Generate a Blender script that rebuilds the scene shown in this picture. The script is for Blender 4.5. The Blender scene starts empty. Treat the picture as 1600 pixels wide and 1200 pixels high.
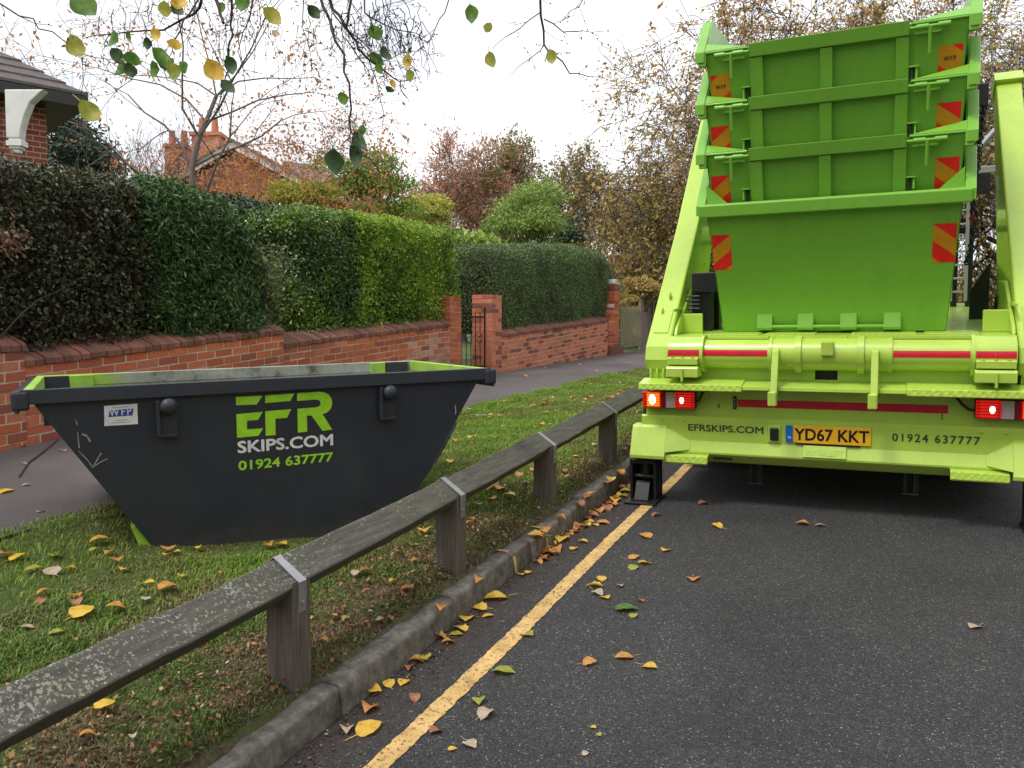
import bpy, math, random
import numpy as np
from mathutils import Vector, Matrix
random.seed(7); rng=np.random.default_rng(11)
sc=bpy.context.scene; COL=sc.collection
# ------------------------------------------------------------------ camera
FPX=1300.0; HC=1.65; PITCH=math.atan(68/FPX); YAW=math.atan(600/1308.0)
Fv=np.array([-math.sin(YAW)*math.cos(PITCH),math.cos(YAW)*math.cos(PITCH),-math.sin(PITCH)])
Rv=np.array([math.cos(YAW),math.sin(YAW),0.0]); Uv=np.cross(Rv,Fv); CC=np.array([0,0,HC])
cd=bpy.data.cameras.new('camera'); cam=bpy.data.objects.new('camera',cd); COL.objects.link(cam)
cd.sensor_width=36; cd.lens=FPX/1600*36; cd.clip_start=.05; cd.clip_end=2000
M=Matrix.Identity(4)
for i in range(3): M[i][0]=Rv[i]; M[i][1]=Uv[i]; M[i][2]=-Fv[i]; M[i][3]=CC[i]
cam.matrix_world=M; sc.camera=cam
# ------------------------------------------------------------------ world, sun, exposure
SUN_EL=math.radians(58); SUN_AZ=math.radians(205)     # azimuth measured clockwise from +Y
w=bpy.data.worlds.new('World'); sc.world=w; w.use_nodes=True; nt=w.node_tree; nt.nodes.clear()
N=nt.nodes.new; L=nt.links.new
sky=N('ShaderNodeTexSky'); sky.sky_type='NISHITA'; sky.sun_disc=False; sky.sun_elevation=SUN_EL; sky.sun_rotation=SUN_AZ
sky.air_density=1.0; sky.dust_density=2.0
m1=N('ShaderNodeVectorMath'); m1.operation='SCALE'; m1.inputs['Scale'].default_value=.11; L(sky.outputs[0],m1.inputs[0])
tc=N('ShaderNodeTexCoord'); no=N('ShaderNodeTexNoise'); no.inputs['Scale'].default_value=2.2; no.inputs['Detail'].default_value=5
L(tc.outputs['Generated'],no.inputs['Vector'])
cr=N('ShaderNodeValToRGB'); cr.color_ramp.elements[0].position=.36; cr.color_ramp.elements[0].color=(.45,.45,.45,1)
cr.color_ramp.elements[1].position=.52; cr.color_ramp.elements[1].color=(.97,.97,.97,1); L(no.outputs[0],cr.inputs[0])
mx=N('ShaderNodeMix'); mx.data_type='RGBA'; L(cr.outputs[0],mx.inputs[0]); L(m1.outputs[0],mx.inputs[6]); mx.inputs[7].default_value=(1.04,1.04,1.05,1)
bg=N('ShaderNodeBackground'); bg.inputs[1].default_value=1.0; L(mx.outputs[2],bg.inputs[0])
out=N('ShaderNodeOutputWorld'); L(bg.outputs[0],out.inputs[0])
sd=bpy.data.lights.new('sun','SUN'); sd.energy=1.5; sd.angle=math.radians(14); sd.color=(1,.95,.87)
so=bpy.data.objects.new('sun',sd); COL.objects.link(so)
sdir=Vector((math.sin(SUN_AZ)*math.cos(SUN_EL),math.cos(SUN_AZ)*math.cos(SUN_EL),math.sin(SUN_EL)))
so.rotation_euler=sdir.to_track_quat('Z','Y').to_euler()
sc.view_settings.view_transform='Standard'; sc.view_settings.look='None'; sc.view_settings.gamma=1; sc.view_settings.exposure=0.50
# ------------------------------------------------------------------ pixel geometry (metric survey of the photograph)
G=.0845
def ray(x,y): return Fv*FPX+Rv*(x-800)-Uv*(y-600)
def dep(x,y,z): return CC+ray(x,y)*z/FPX
def onX(x,y,X): d=ray(x,y); return CC+d*(X-CC[0])/d[0]
def zr(Y): return G*Y if Y<9 else G*9+.035*(Y-9)
def zw(Y): return float(np.interp(Y,[-20,0,3.9,4.4,7,11,12.4,18.4,60],[-.4,.56,.85,.89,.99,1.085,1.13,1.33,2.8]))
def zp(Y): return float(np.interp(Y,[-20,-5,2.7,3.4,7.4,9.9,14.4,60],[-1.0,.1,.655,.69,.88,.99,1.12,2.7]))
GX=[-5.85,-4.1,-2.09,-2.0]
def ground(X,Y):
    if X>-1.888: return zr(Y)
    if X>-1.99: return zr(Y)+.118
    return float(np.interp(X,GX,[zw(Y),zp(Y),zr(Y)+.17,zr(Y)+.118]))
def hit(x,y):
    d=ray(x,y); a,b=1.5/FPX,None; t=a
    while t<60/FPX:
        P=CC+d*t
        if P[2]<ground(P[0],P[1]): b=t; break
        a=t; t+=.1/FPX
    if b is None: return CC+d*60/FPX
    for _ in range(25):
        m=(a+b)/2; P=CC+d*m
        if P[2]<ground(P[0],P[1]): b=m
        else: a=m
    return CC+d*b
# ------------------------------------------------------------------ helpers
def tag(o,label=None,cat=None,group=None,kind=None):
    if label: o['label']=label
    if cat: o['category']=cat
    if group: o['group']=group
    if kind: o['kind']=kind
    return o
def empty(name,loc=(0,0,0),R3=None):
    o=bpy.data.objects.new(name,None); o.empty_display_size=.2; COL.objects.link(o)
    m=Matrix.Identity(4)
    if R3 is not None:
        for i in range(3):
            for j in range(3): m[i][j]=R3[i][j]
    m.translation=Vector(loc); o.matrix_world=m; return o
class MB:
    def __init__(s): s.v=[]; s.f=[]; s.mi=[]; s.sm=[]; s.att=[]
    def add(s,vs,fs,mi=0,sm=False,att=0.0):
        n=len(s.v); s.v+= [tuple(float(c) for c in v) for v in vs]
        for f in fs: s.f.append([i+n for i in f]); s.mi.append(mi); s.sm.append(sm); s.att.append(att)
        return s
    def box(s,x0,x1,y0,y1,z0,z1,mi=0,R=None,o=(0,0,0),att=0.0):
        vs=[(x,y,z) for z in (z0,z1) for y in (y0,y1) for x in (x0,x1)]
        if R is not None: vs=[tuple(np.array(o)+R@np.array(v)) for v in vs]
        return s.add(vs,[(0,2,3,1),(4,5,7,6),(0,1,5,4),(2,6,7,3),(0,4,6,2),(1,3,7,5)],mi,False,att)
    def prism(s,poly,a0,a1,axis=0,mi=0,att=0.0):
        # poly: list of 2D points in the plane orthogonal to axis, extruded from a0 to a1
        n=len(poly)
        def P(p,a): return {0:(a,p[0],p[1]),1:(p[0],a,p[1]),2:(p[0],p[1],a)}[axis]
        vs=[P(p,a0) for p in poly]+[P(p,a1) for p in poly]
        fs=[list(range(n)),list(range(2*n-1,n-1,-1))]+[(i,i+n,(i+1)%n+n,(i+1)%n) for i in range(n)]
        return s.add(vs,fs,mi,False,att)
    def tube(s,pts,rad,sides=8,mi=0,caps=True,sm=True):
        pts=[np.array(p,float) for p in pts]; n=len(pts)
        if not hasattr(rad,'__len__'): rad=[rad]*n
        vs=[]; prev=None
        for i in range(n):
            d=pts[min(i+1,n-1)]-pts[max(i-1,0)]; d=d/(np.linalg.norm(d)+1e-9)
            a=prev if prev is not None else (np.array([0,0,1.]) if abs(d[2])<.9 else np.array([1.,0,0]))
            a=a-d*(a@d); a/=np.linalg.norm(a)+1e-9; b=np.cross(d,a); prev=a
            for k in range(sides):
                t=2*math.pi*k/sides; vs.append(pts[i]+rad[i]*(a*math.cos(t)+b*math.sin(t)))
        fs=[]
        for i in range(n-1):
            for k in range(sides): fs.append((i*sides+k,i*sides+(k+1)%sides,(i+1)*sides+(k+1)%sides,(i+1)*sides+k))
        s.add(vs,fs,mi,sm)
        if caps: 
            s.add([vs[k] for k in range(sides)],[list(range(sides-1,-1,-1))],mi); s.add(vs[-sides:],[list(range(sides))],mi)
        return s
    def sphere(s,c,r,mi=0,nu=10,nv=6,sc3=(1,1,1)):
        vs=[];fs=[]
        for j in range(nv+1):
            p=math.pi*j/nv
            for i in range(nu):
                t=2*math.pi*i/nu; vs.append((c[0]+r*sc3[0]*math.sin(p)*math.cos(t),c[1]+r*sc3[1]*math.sin(p)*math.sin(t),c[2]+r*sc3[2]*math.cos(p)))
        for j in range(nv):
            for i in range(nu): fs.append((j*nu+i,(j+1)*nu+i,(j+1)*nu+(i+1)%nu,j*nu+(i+1)%nu))
        return s.add(vs,fs,mi,True)
    def build(s,name,mats,parent=None,bevel=0,segs=2,att=False):
        me=bpy.data.meshes.new(name); me.from_pydata(s.v,[],s.f)
        if not isinstance(mats,(list,tuple)): mats=[mats]
        for m in mats: me.materials.append(m)
        me.polygons.foreach_set('material_index',s.mi); me.polygons.foreach_set('use_smooth',s.sm)
        if att:
            a=me.attributes.new('rnd','FLOAT','FACE'); a.data.foreach_set('value',s.att)
        me.update()
        if bevel==0 or True:
            import bmesh
            bm=bmesh.new(); bm.from_mesh(me); bmesh.ops.recalc_face_normals(bm,faces=bm.faces); bm.to_mesh(me); bm.free()
        o=bpy.data.objects.new(name,me); COL.objects.link(o)
        if parent: o.parent=parent
        if bevel:
            b=o.modifiers.new('b','BEVEL'); b.width=bevel; b.segments=segs; b.limit_method='ANGLE'; b.angle_limit=math.radians(40); b.harden_normals=False
        return o
def npmesh(name,V,Fq,mat,parent=None,att=None,smooth=False):
    V=np.ascontiguousarray(V,dtype=np.float32); Fq=np.ascontiguousarray(Fq,dtype=np.int32); k=Fq.shape[1]
    me=bpy.data.meshes.new(name); me.vertices.add(len(V)); me.vertices.foreach_set('co',V.ravel())
    me.loops.add(Fq.size); me.loops.foreach_set('vertex_index',Fq.ravel())
    me.polygons.add(len(Fq)); me.polygons.foreach_set('loop_start',np.arange(len(Fq),dtype=np.int32)*k)
    if smooth: me.polygons.foreach_set('use_smooth',np.ones(len(Fq),dtype=bool))
    if att is not None:
        a=me.attributes.new('rnd','FLOAT','FACE'); a.data.foreach_set('value',np.asarray(att,dtype=np.float32))
    for m in (mat if isinstance(mat,(list,tuple)) else [mat]): me.materials.append(m)
    me.update(); me.validate()
    o=bpy.data.objects.new(name,me); COL.objects.link(o)
    if parent: o.parent=parent
    return o
# ------------------------------------------------------------------ materials
def newmat(name):
    m=bpy.data.materials.new(name); m.use_nodes=True; nt=m.node_tree; b=nt.nodes['Principled BSDF']; return m,nt,b
def ramp(nt,stops,interp='LINEAR'):
    c=nt.nodes.new('ShaderNodeValToRGB'); e=c.color_ramp.elements; c.color_ramp.interpolation=interp
    while len(e)>1: e.remove(e[-1])
    e[0].position=stops[0][0]; e[0].color=(*stops[0][1],1)
    for p,col in stops[1:]: x=e.new(p); x.color=(*col,1)
    return c
def noise(nt,scale,detail=4,rough=.55,vec=None,dist=0):
    n=nt.nodes.new('ShaderNodeTexNoise'); n.inputs['Scale'].default_value=scale; n.inputs['Detail'].default_value=detail
    n.inputs['Roughness'].default_value=rough; n.inputs['Distortion'].default_value=dist
    if vec is not None: nt.links.new(vec,n.inputs['Vector'])
    return n
def objco(nt): return nt.nodes.new('ShaderNodeTexCoord').outputs['Object']
def mixc(nt,fac,a,b,mode='MIX'):
    m=nt.nodes.new('ShaderNodeMix'); m.data_type='RGBA'; m.blend_type=mode
    for s,v in ((0,fac),(6,a),(7,b)):
        if isinstance(v,(int,float)): m.inputs[s].default_value=v
        elif isinstance(v,tuple): m.inputs[s].default_value=(*v,1)
        else: nt.links.new(v,m.inputs[s])
    return m.outputs[2]
def bump(nt,b,h,strength=.3,dist=.01):
    n=nt.nodes.new('ShaderNodeBump'); n.inputs['Strength'].default_value=strength; n.inputs['Distance'].default_value=dist
    nt.links.new(h,n.inputs['Height']); nt.links.new(n.outputs[0],b.inputs['Normal']); return n
def paint(name,col,rough=.35,dirt=(.12,.11,.09),dirt_amt=.25,scale=6,coat=.0,spec=.5,fine=0.0):
    m,nt,b=newmat(name); co=objco(nt)
    n1=noise(nt,scale,6,.65,co); r=ramp(nt,[(.48,(0,0,0)),(.75,(1,1,1))]); nt.links.new(n1.outputs[0],r.inputs[0])
    mu=nt.nodes.new('ShaderNodeMath'); mu.operation='MULTIPLY'; mu.inputs[1].default_value=dirt_amt; nt.links.new(r.outputs[0],mu.inputs[0])
    mps=nt.nodes.new('ShaderNodeMapping'); mps.inputs['Scale'].default_value=(22,22,1.4); nt.links.new(co,mps.inputs[0]); ns=noise(nt,1.6,5,.65,mps.outputs[0]); rs=ramp(nt,[(.55,(0,0,0)),(.74,(1,1,1))]); nt.links.new(ns.outputs[0],rs.inputs[0])
    mm=nt.nodes.new('ShaderNodeMath'); mm.operation='MULTIPLY_ADD'; mm.inputs[1].default_value=dirt_amt*.55; nt.links.new(rs.outputs[0],mm.inputs[0]); nt.links.new(mu.outputs[0],mm.inputs[2]); mu=mm
    n3=noise(nt,1.3,3,.5,co); v=ramp(nt,[(.3,tuple(c*.9 for c in col)),(.7,tuple(min(1,c*1.07) for c in col))]); nt.links.new(n3.outputs[0],v.inputs[0])
    nt.links.new(mixc(nt,mu.outputs[0],v.outputs[0],dirt),b.inputs['Base Color'])
    n2=noise(nt,scale*4,4,.6,co); rr=nt.nodes.new('ShaderNodeMapRange'); rr.inputs[3].default_value=rough*.75; rr.inputs[4].default_value=min(1,rough*1.4)
    nt.links.new(n2.outputs[0],rr.inputs[0]); nt.links.new(rr.outputs[0],b.inputs['Roughness'])
    b.inputs['Specular IOR Level'].default_value=spec; b.inputs['Coat Weight'].default_value=coat
    n4=noise(nt,45,3,.5,co); bump(nt,b,n4.outputs[0],.12,.002)
    return m
def plain(name,col,rough=.6,metal=0,emit=None,es=0):
    m,nt,b=newmat(name); co=objco(nt); n1=noise(nt,14,4,.6,co)
    v=ramp(nt,[(.3,tuple(c*.85 for c in col)),(.7,tuple(min(1,c*1.1) for c in col))]); nt.links.new(n1.outputs[0],v.inputs[0])
    nt.links.new(v.outputs[0],b.inputs['Base Color']); b.inputs['Roughness'].default_value=rough; b.inputs['Metallic'].default_value=metal
    if emit: b.inputs['Emission Color'].default_value=(*emit,1); b.inputs['Emission Strength'].default_value=es
    return m
def leafmat(name,stops,transl=.35,rough=.5,patch=None,patch_scale=.8,spec=.35):
    """leaf colour from a per-leaf random attribute, with an optional second palette in patches"""
    m,nt,b=newmat(name); a=nt.nodes.new('ShaderNodeAttribute'); a.attribute_name='rnd'
    r=ramp(nt,stops); nt.links.new(a.outputs['Fac'],r.inputs[0]); colr=r.outputs[0]
    if patch:
        r2=ramp(nt,patch); nt.links.new(a.outputs['Fac'],r2.inputs[0]); n=noise(nt,patch_scale,3,.5,objco(nt))
        rr=ramp(nt,[(.45,(0,0,0)),(.58,(1,1,1))]); nt.links.new(n.outputs[0],rr.inputs[0])
        colr=mixc(nt,rr.outputs[0],colr,r2.outputs[0])
    nt.links.new(colr,b.inputs['Base Color']); b.inputs['Roughness'].default_value=rough; b.inputs['Specular IOR Level'].default_value=spec
    t=nt.nodes.new('ShaderNodeBsdfTranslucent'); nt.links.new(colr,t.inputs[0])
    ms=nt.nodes.new('ShaderNodeMixShader'); ms.inputs[0].default_value=transl
    nt.links.new(b.outputs[0],ms.inputs[1]); nt.links.new(t.outputs[0],ms.inputs[2])
    nt.links.new(ms.outputs[0],nt.nodes['Material Output'].inputs[0]); return m
LIME=(.47,.67,.085); GREEN=(.185,.455,.038)
m_lime=paint('lime_paint',LIME,.28,(.27,.32,.09),.35,2.2,.3)
m_limepale=m_lime
m_green=paint('green_paint',GREEN,.36,(.09,.2,.03),.35,2.6,.15)
m_greyin=paint('worn_grey_steel',(.42,.43,.40),.6,(.12,.1,.08),.8,5)
m_black=paint('black_paint',(.012,.012,.014),.35,(.05,.045,.04),.3,6)
m_rubber=plain('rubber',(.02,.02,.02),.85)
m_steel=paint('galvanised_steel',(.38,.39,.40),.45,(.2,.2,.2),.5,9); m_steel.node_tree.nodes['Principled BSDF'].inputs['Metallic'].default_value=.6
m_red=plain('red_reflective_tape',(.62,.015,.035),.3)
m_redchev=plain('red_chevron_tape',(.85,.02,.012),.35)
m_orchev=plain('amber_chevron_tape',(.62,.27,.008),.35)
m_white=plain('white_vinyl',(.90,.90,.90),.4)
m_logo=plain('lime_vinyl',(.42,.85,.03),.4)
m_darktext=plain('dark_green_lettering',(.03,.06,.02),.45)
m_plate=plain('number_plate_yellow',(.95,.5,.02),.35)
m_ink=plain('black_ink',(.008,.008,.008),.4)
m_blue=plain('blue_plate_band',(.01,.17,.6),.4)
m_blueink=plain('blue_print',(.03,.08,.45),.4)
m_lensred=plain('red_lens',(.6,.01,.01),.12,0,(1,.01,.01),.25)
m_lensdark=plain('dark_red_lens',(.30,.006,.008),.12)
m_lenswhite=plain('clear_lens',(.62,.5,.5),.15)
m_litred=plain('lit_brake_lamp',(.9,.03,.02),.2,0,(1,.04,.02),1.2)
m_litamber=plain('lit_indicator_lamp',(.9,.3,.02),.2,0,(1,.20,.01),.9)
m_litred2=plain('lit_brake_reflector',(.9,.02,.01),.2,0,(1,.02,.01),.35)
m_litpink=plain('lamp_hot_spot',(1,.6,.5),.2,0,(1,.45,.35),4)
m_lithot=plain('lamp_filament_glow',(1,.8,.4),.2,0,(1,.8,.35),7)
# charcoal skip paint with scrapes
def m_char():
    m,nt,b=newmat('charcoal_skip_paint'); co=objco(nt)
    n=noise(nt,2.2,5,.6,co); base=ramp(nt,[(.3,(.023,.027,.038)),(.7,(.034,.040,.055))]); nt.links.new(n.outputs[0],base.inputs[0])
    mp=nt.nodes.new('ShaderNodeMapping'); mp.inputs['Scale'].default_value=(3,3,22); mp.inputs['Rotation'].default_value=(0,.5,0); nt.links.new(co,mp.inputs[0])
    s=noise(nt,2.5,8,.75,mp.outputs[0]); sr=ramp(nt,[(.69,(0,0,0)),(.72,(1,1,1))]); nt.links.new(s.outputs[0],sr.inputs[0])
    sx=nt.nodes.new('ShaderNodeSeparateXYZ'); nt.links.new(co,sx.inputs[0])
    # scrapes only near the two sloping ends
    ab=nt.nodes.new('ShaderNodeMath'); ab.operation='SUBTRACT'; nt.links.new(sx.outputs[0],ab.inputs[0]); ab.inputs[1].default_value=.62
    ab2=nt.nodes.new('ShaderNodeMath'); ab2.operation='ABSOLUTE'; nt.links.new(ab.outputs[0],ab2.inputs[0])
    mr=nt.nodes.new('ShaderNodeMapRange'); mr.inputs[1].default_value=.45; mr.inputs[2].default_value=.9; nt.links.new(ab2.outputs[0],mr.inputs[0])
    mu=nt.nodes.new('ShaderNodeMath'); mu.operation='MULTIPLY'; nt.links.new(mr.outputs[0],mu.inputs[0]); nt.links.new(sr.outputs[0],mu.inputs[1])
    nt.links.new(mixc(nt,mu.outputs[0],base.outputs[0],(.2,.22,.22)),b.inputs['Base Color'])
    n8=noise(nt,9,6,.7,co); sc8=nt.nodes.new('ShaderNodeMath'); sc8.operation='MULTIPLY_ADD'; sc8.inputs[1].default_value=.5; nt.links.new(n8.outputs[0],sc8.inputs[0])
    neg=nt.nodes.new('ShaderNodeMath'); neg.operation='MULTIPLY'; neg.inputs[1].default_value=-1.6; nt.links.new(sx.outputs[2],neg.inputs[0]); nt.links.new(neg.outputs[0],sc8.inputs[2])
    mr8=ramp(nt,[(.10,(0,0,0)),(.34,(.55,.55,.55))]); nt.links.new(sc8.outputs[0],mr8.inputs[0])
    n9=noise(nt,1.6,7,.75,co,.8); mr9=ramp(nt,[(.52,(0,0,0)),(.72,(.30,.30,.30))]); nt.links.new(n9.outputs[0],mr9.inputs[0])
    c8=mixc(nt,mr9.outputs[0],b.inputs['Base Color'].links[0].from_socket,(.075,.075,.07)); nt.links.new(mixc(nt,mr8.outputs[0],c8,(.085,.07,.05)),b.inputs['Base Color'])
    n4=noise(nt,7,4,.6,co); rr=nt.nodes.new('ShaderNodeMapRange'); rr.inputs[3].default_value=.38; rr.inputs[4].default_value=.62
    nt.links.new(n4.outputs[0],rr.inputs[0]); nt.links.new(rr.outputs[0],b.inputs['Roughness'])
    n5=noise(nt,2.0,3,.5,co); bump(nt,b,n5.outputs[0],.25,.02); return m
m_charcoal=m_char()
def m_brickf(name,pal,mortar=False):
    m,nt,b=newmat(name); co=objco(nt)
    a=nt.nodes.new('ShaderNodeAttribute'); a.attribute_name='rnd'; r=ramp(nt,pal); nt.links.new(a.outputs['Fac'],r.inputs[0])
    n=noise(nt,38,5,.7,co); r2=ramp(nt,[(.3,(.72,.7,.7)),(.65,(1.08,1.06,1.05))]); nt.links.new(n.outputs[0],r2.inputs[0])
    c=mixc(nt,1.0,r.outputs[0],r2.outputs[0],'MULTIPLY')
    n2=noise(nt,1.1,5,.65,co); r3=ramp(nt,[(.54,(0,0,0)),(.75,(.6,.6,.6))]); nt.links.new(n2.outputs[0],r3.inputs[0])
    c=mixc(nt,r3.outputs[0],c,(.12,.075,.055))
    nt.links.new(c,b.inputs['Base Color']); b.inputs['Roughness'].default_value=.9; bump(nt,b,n.outputs[0],.5,.004); return m
BR=[(0,(.42,.105,.05)),(.25,(.56,.15,.065)),(.55,(.66,.19,.085)),(.8,(.47,.12,.07)),(.93,(.30,.09,.065)),(1,(.74,.28,.14))]
m_brick=m_brickf('red_brick',BR)
m_brick2=m_brickf('orange_red_brick',[(0,(.66,.21,.12)),(.6,(.70,.25,.14)),(.72,(.55,.16,.09)),(.82,(.30,.10,.075)),(1,(.24,.085,.07))])
m_brickpale=m_brickf('weathered_pale_brick',[(0,(.62,.34,.25)),(.6,(.56,.25,.17)),(1,(.42,.22,.18))])
m_copebrick=m_brickf('dark_coping_brick',[(0,(.17,.08,.06)),(.5,(.25,.11,.08)),(.85,(.32,.13,.09)),(1,(.13,.07,.06))])
def m_rough(name,stops,scale,r=.95,bs=.5,bd=.006,scale2=None):
    m,nt,b=newmat(name); co=objco(nt); n=noise(nt,scale,8,.7,co); c=ramp(nt,stops); nt.links.new(n.outputs[0],c.inputs[0])
    colr=c.outputs[0]
    if scale2:
        n2=noise(nt,scale2,4,.6,co); c2=ramp(nt,[(.3,(.7,.7,.7)),(.7,(1.15,1.15,1.15))]); nt.links.new(n2.outputs[0],c2.inputs[0]); colr=mixc(nt,1.0,colr,c2.outputs[0],'MULTIPLY')
    nt.links.new(colr,b.inputs['Base Color']); b.inputs['Roughness'].default_value=r; bump(nt,b,n.outputs[0],bs,bd); return m
m_mortar=m_rough('mortar',[(.3,(.50,.40,.31)),(.7,(.70,.58,.46))],20)
m_kerb=m_rough('weathered_kerb',[(.28,(.07,.062,.053)),(.45,(.14,.126,.108)),(.6,(.23,.21,.185)),(.7,(.33,.31,.28)),(.8,(.11,.095,.08))],16,.95,.9,.008,2.2)
m_path=m_rough('path_asphalt',[(.3,(.085,.075,.075)),(.7,(.135,.118,.118))],60,.9,.5,.004,.9)
m_bark=m_rough('bark',[(.3,(.045,.035,.03)),(.7,(.11,.09,.075))],12,.95,.6,.01)
m_barkgrey=m_rough('greyish_bark',[(.3,(.10,.085,.075)),(.7,(.22,.19,.165))],14,.95,.6,.01)
m_farbark=m_rough('mauve_grey_bark',[(.3,(.13,.10,.095)),(.7,(.26,.21,.20))],9,.95,.5,.01)
m_twig=plain('dark_twig',(.045,.032,.035),.8)
m_core=m_rough('hedge_shade_twigs',[(.3,(.010,.011,.007)),(.7,(.03,.027,.016))],18,1,.8,.03)  # twig colour taken near black for the shade inside hedges
# ------------------------------------------------------------------ setting: road, kerb, verge, footpath, gardens
def strip(name,xs,Ys,zf,mat,label=None,jit=0.0,kind='structure',smooth=True):
    V=[];nx=len(xs)
    for Y in Ys:
        for X in xs: V.append((X,Y,zf(X,Y)+ (random.uniform(-jit,jit) if jit else 0)))
    Fq=[(j*nx+i,j*nx+i+1,(j+1)*nx+i+1,(j+1)*nx+i) for j in range(len(Ys)-1) for i in range(nx-1)]
    o=npmesh(name,np.array(V),np.array(Fq),mat,smooth=smooth); o['kind']=kind; return o
def m_asphalt():
    m,nt,b=newmat('road_asphalt'); co=objco(nt)
    v=nt.nodes.new('ShaderNodeTexVoronoi'); v.inputs['Scale'].default_value=210; nt.links.new(co,v.inputs['Vector'])
    c=ramp(nt,[(0,(.020,.0202,.022)),(.5,(.040,.040,.043)),(.80,(.066,.066,.069)),(.95,(.10,.10,.10)),(.985,(.16,.16,.155)),(1,(.42,.41,.40))])
    sp=nt.nodes.new('ShaderNodeSeparateColor'); nt.links.new(v.outputs['Color'],sp.inputs[0]); nt.links.new(sp.outputs[0],c.inputs[0])
    n=noise(nt,.8,7,.65,co,.6); r=ramp(nt,[(.3,(.70,.69,.69)),(.5,(.95,.94,.94)),(.7,(1.18,1.18,1.17))]); nt.links.new(n.outputs[0],r.inputs[0])
    colr=mixc(nt,1.0,c.outputs[0],r.outputs[0],'MULTIPLY')
    n2=noise(nt,420,2,.5,co); r2=ramp(nt,[(.35,(.6,.6,.6)),(.7,(1.35,1.33,1.3))]); nt.links.new(n2.outputs[0],r2.inputs[0]); colr=mixc(nt,1.0,colr,r2.outputs[0],'MULTIPLY')
    sx=nt.nodes.new('ShaderNodeSeparateXYZ'); nt.links.new(co,sx.inputs[0])   # dirt lies in the gutter
    mr=nt.nodes.new('ShaderNodeMapRange'); mr.inputs[1].default_value=-1.89; mr.inputs[2].default_value=-1.5; mr.inputs[3].default_value=.7; mr.inputs[4].default_value=0; nt.links.new(sx.outputs[0],mr.inputs[0])
    colr=mixc(nt,mr.outputs[0],colr,(.042,.033,.030))
    nt.links.new(colr,b.inputs['Base Color'])
    b.inputs['Roughness'].default_value=.8; b.inputs['Specular IOR Level'].default_value=.4
    bump(nt,b,v.outputs['Distance'],.9,.004); return m
Ys=[-14+i*.5 for i in range(60)]+[16+2*i for i in range(30)]
strip('road',[-1.91,-1,0,1.5,3,5.2],Ys,lambda X,Y:zr(Y),m_asphalt())
m_grassland=m_rough('far_grass',[(.3,(.045,.075,.02)),(.7,(.11,.14,.045))],3,1,.5,.03)
def gz(X,Y):
    Y=min(Y,58)
    return (zw(Y)-.12 if X<-5.94 else min(zr(Y),zw(Y))-.5) if Y>-14 else -1.8
strip('ground',[-500,-60,-20,-6.5,-5.96,-5.92,5.3,30,500],[-400,-60,-14.5,-14]+[-13+i for i in range(72)]+[120,300,900],gz,m_grassland)
strip('far_verge',[5.35,5.5,7,12],Ys,lambda X,Y:zr(Y)+.12,m_grassland)
# footpath with a worn strip
strip('footpath',[-5.86,-5.3,-4.7,-4.25,-4.08],[-14+.5*i for i in range(24)]+[-2+.07*i for i in range(170)]+[10+.5*i for i in range(90)],lambda X,Y:ground(X,Y)+.004,m_path)
# verge soil
def m_soil():
    m,nt,b=newmat('verge_soil_moss'); co=objco(nt)
    n=noise(nt,26,8,.8,co); c=ramp(nt,[(.25,(.04,.028,.018)),(.45,(.10,.078,.05)),(.58,(.19,.155,.09)),(.66,(.26,.15,.08)),(.78,(.14,.07,.045))]); nt.links.new(n.outputs[0],c.inputs[0])
    n2=noise(nt,5,6,.75,co); sy=nt.nodes.new('ShaderNodeSeparateXYZ'); nt.links.new(co,sy.inputs[0]); my=nt.nodes.new('ShaderNodeMapRange'); my.inputs[1].default_value=-2.3; my.inputs[2].default_value=-2.9; my.inputs[3].default_value=0; my.inputs[4].default_value=.16; nt.links.new(sy.outputs[0],my.inputs[0])
    m2=nt.nodes.new('ShaderNodeMath'); m2.operation='ADD'; nt.links.new(n2.outputs[0],m2.inputs[0]); nt.links.new(my.outputs[0],m2.inputs[1])
    r=ramp(nt,[(.47,(0,0,0)),(.6,(1,1,1))]); nt.links.new(m2.outputs[0],r.inputs[0])
    n3=noise(nt,40,5,.7,co); g=ramp(nt,[(.3,(.05,.075,.018)),(.7,(.15,.21,.05))]); nt.links.new(n3.outputs[0],g.inputs[0])
    nt.links.new(mixc(nt,r.outputs[0],c.outputs[0],g.outputs[0]),b.inputs['Base Color']); b.inputs['Roughness'].default_value=1
    bump(nt,b,n.outputs[0],1,.03); return m
def vz(X,Y): 
    return ground(X,Y)+.012*math.sin(3.1*X+1.7*Y)+.010*math.sin(7.3*Y+2*X)+.006*math.sin(15*X-11*Y)+(.022 if X<-3.92 else 0)-.022*max(0,1-math.hypot((X+2.95)/.75,(Y-3.7)/.9)**2)
vx=[-4.16+.06*i for i in range(36)]
Yv=[-2+.07*i for i in range(170)]+[10+.5*i for i in range(60)]
vx+=[-2.03,-2.0,-1.985,-1.97,-1.955]
strip('verge',vx,Yv,lambda X,Y: (zr(Y)+.118+(.010-.9*abs(X+2.0)+.014*math.sin(9*Y+1)*math.sin(23*Y)+.012*math.sin(4.1*Y)+random.uniform(-.006,.006)) if X>-2.02 else vz(X,Y)) if X>-4.1 else vz(X,Y)-.03,m_soil())
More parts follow.
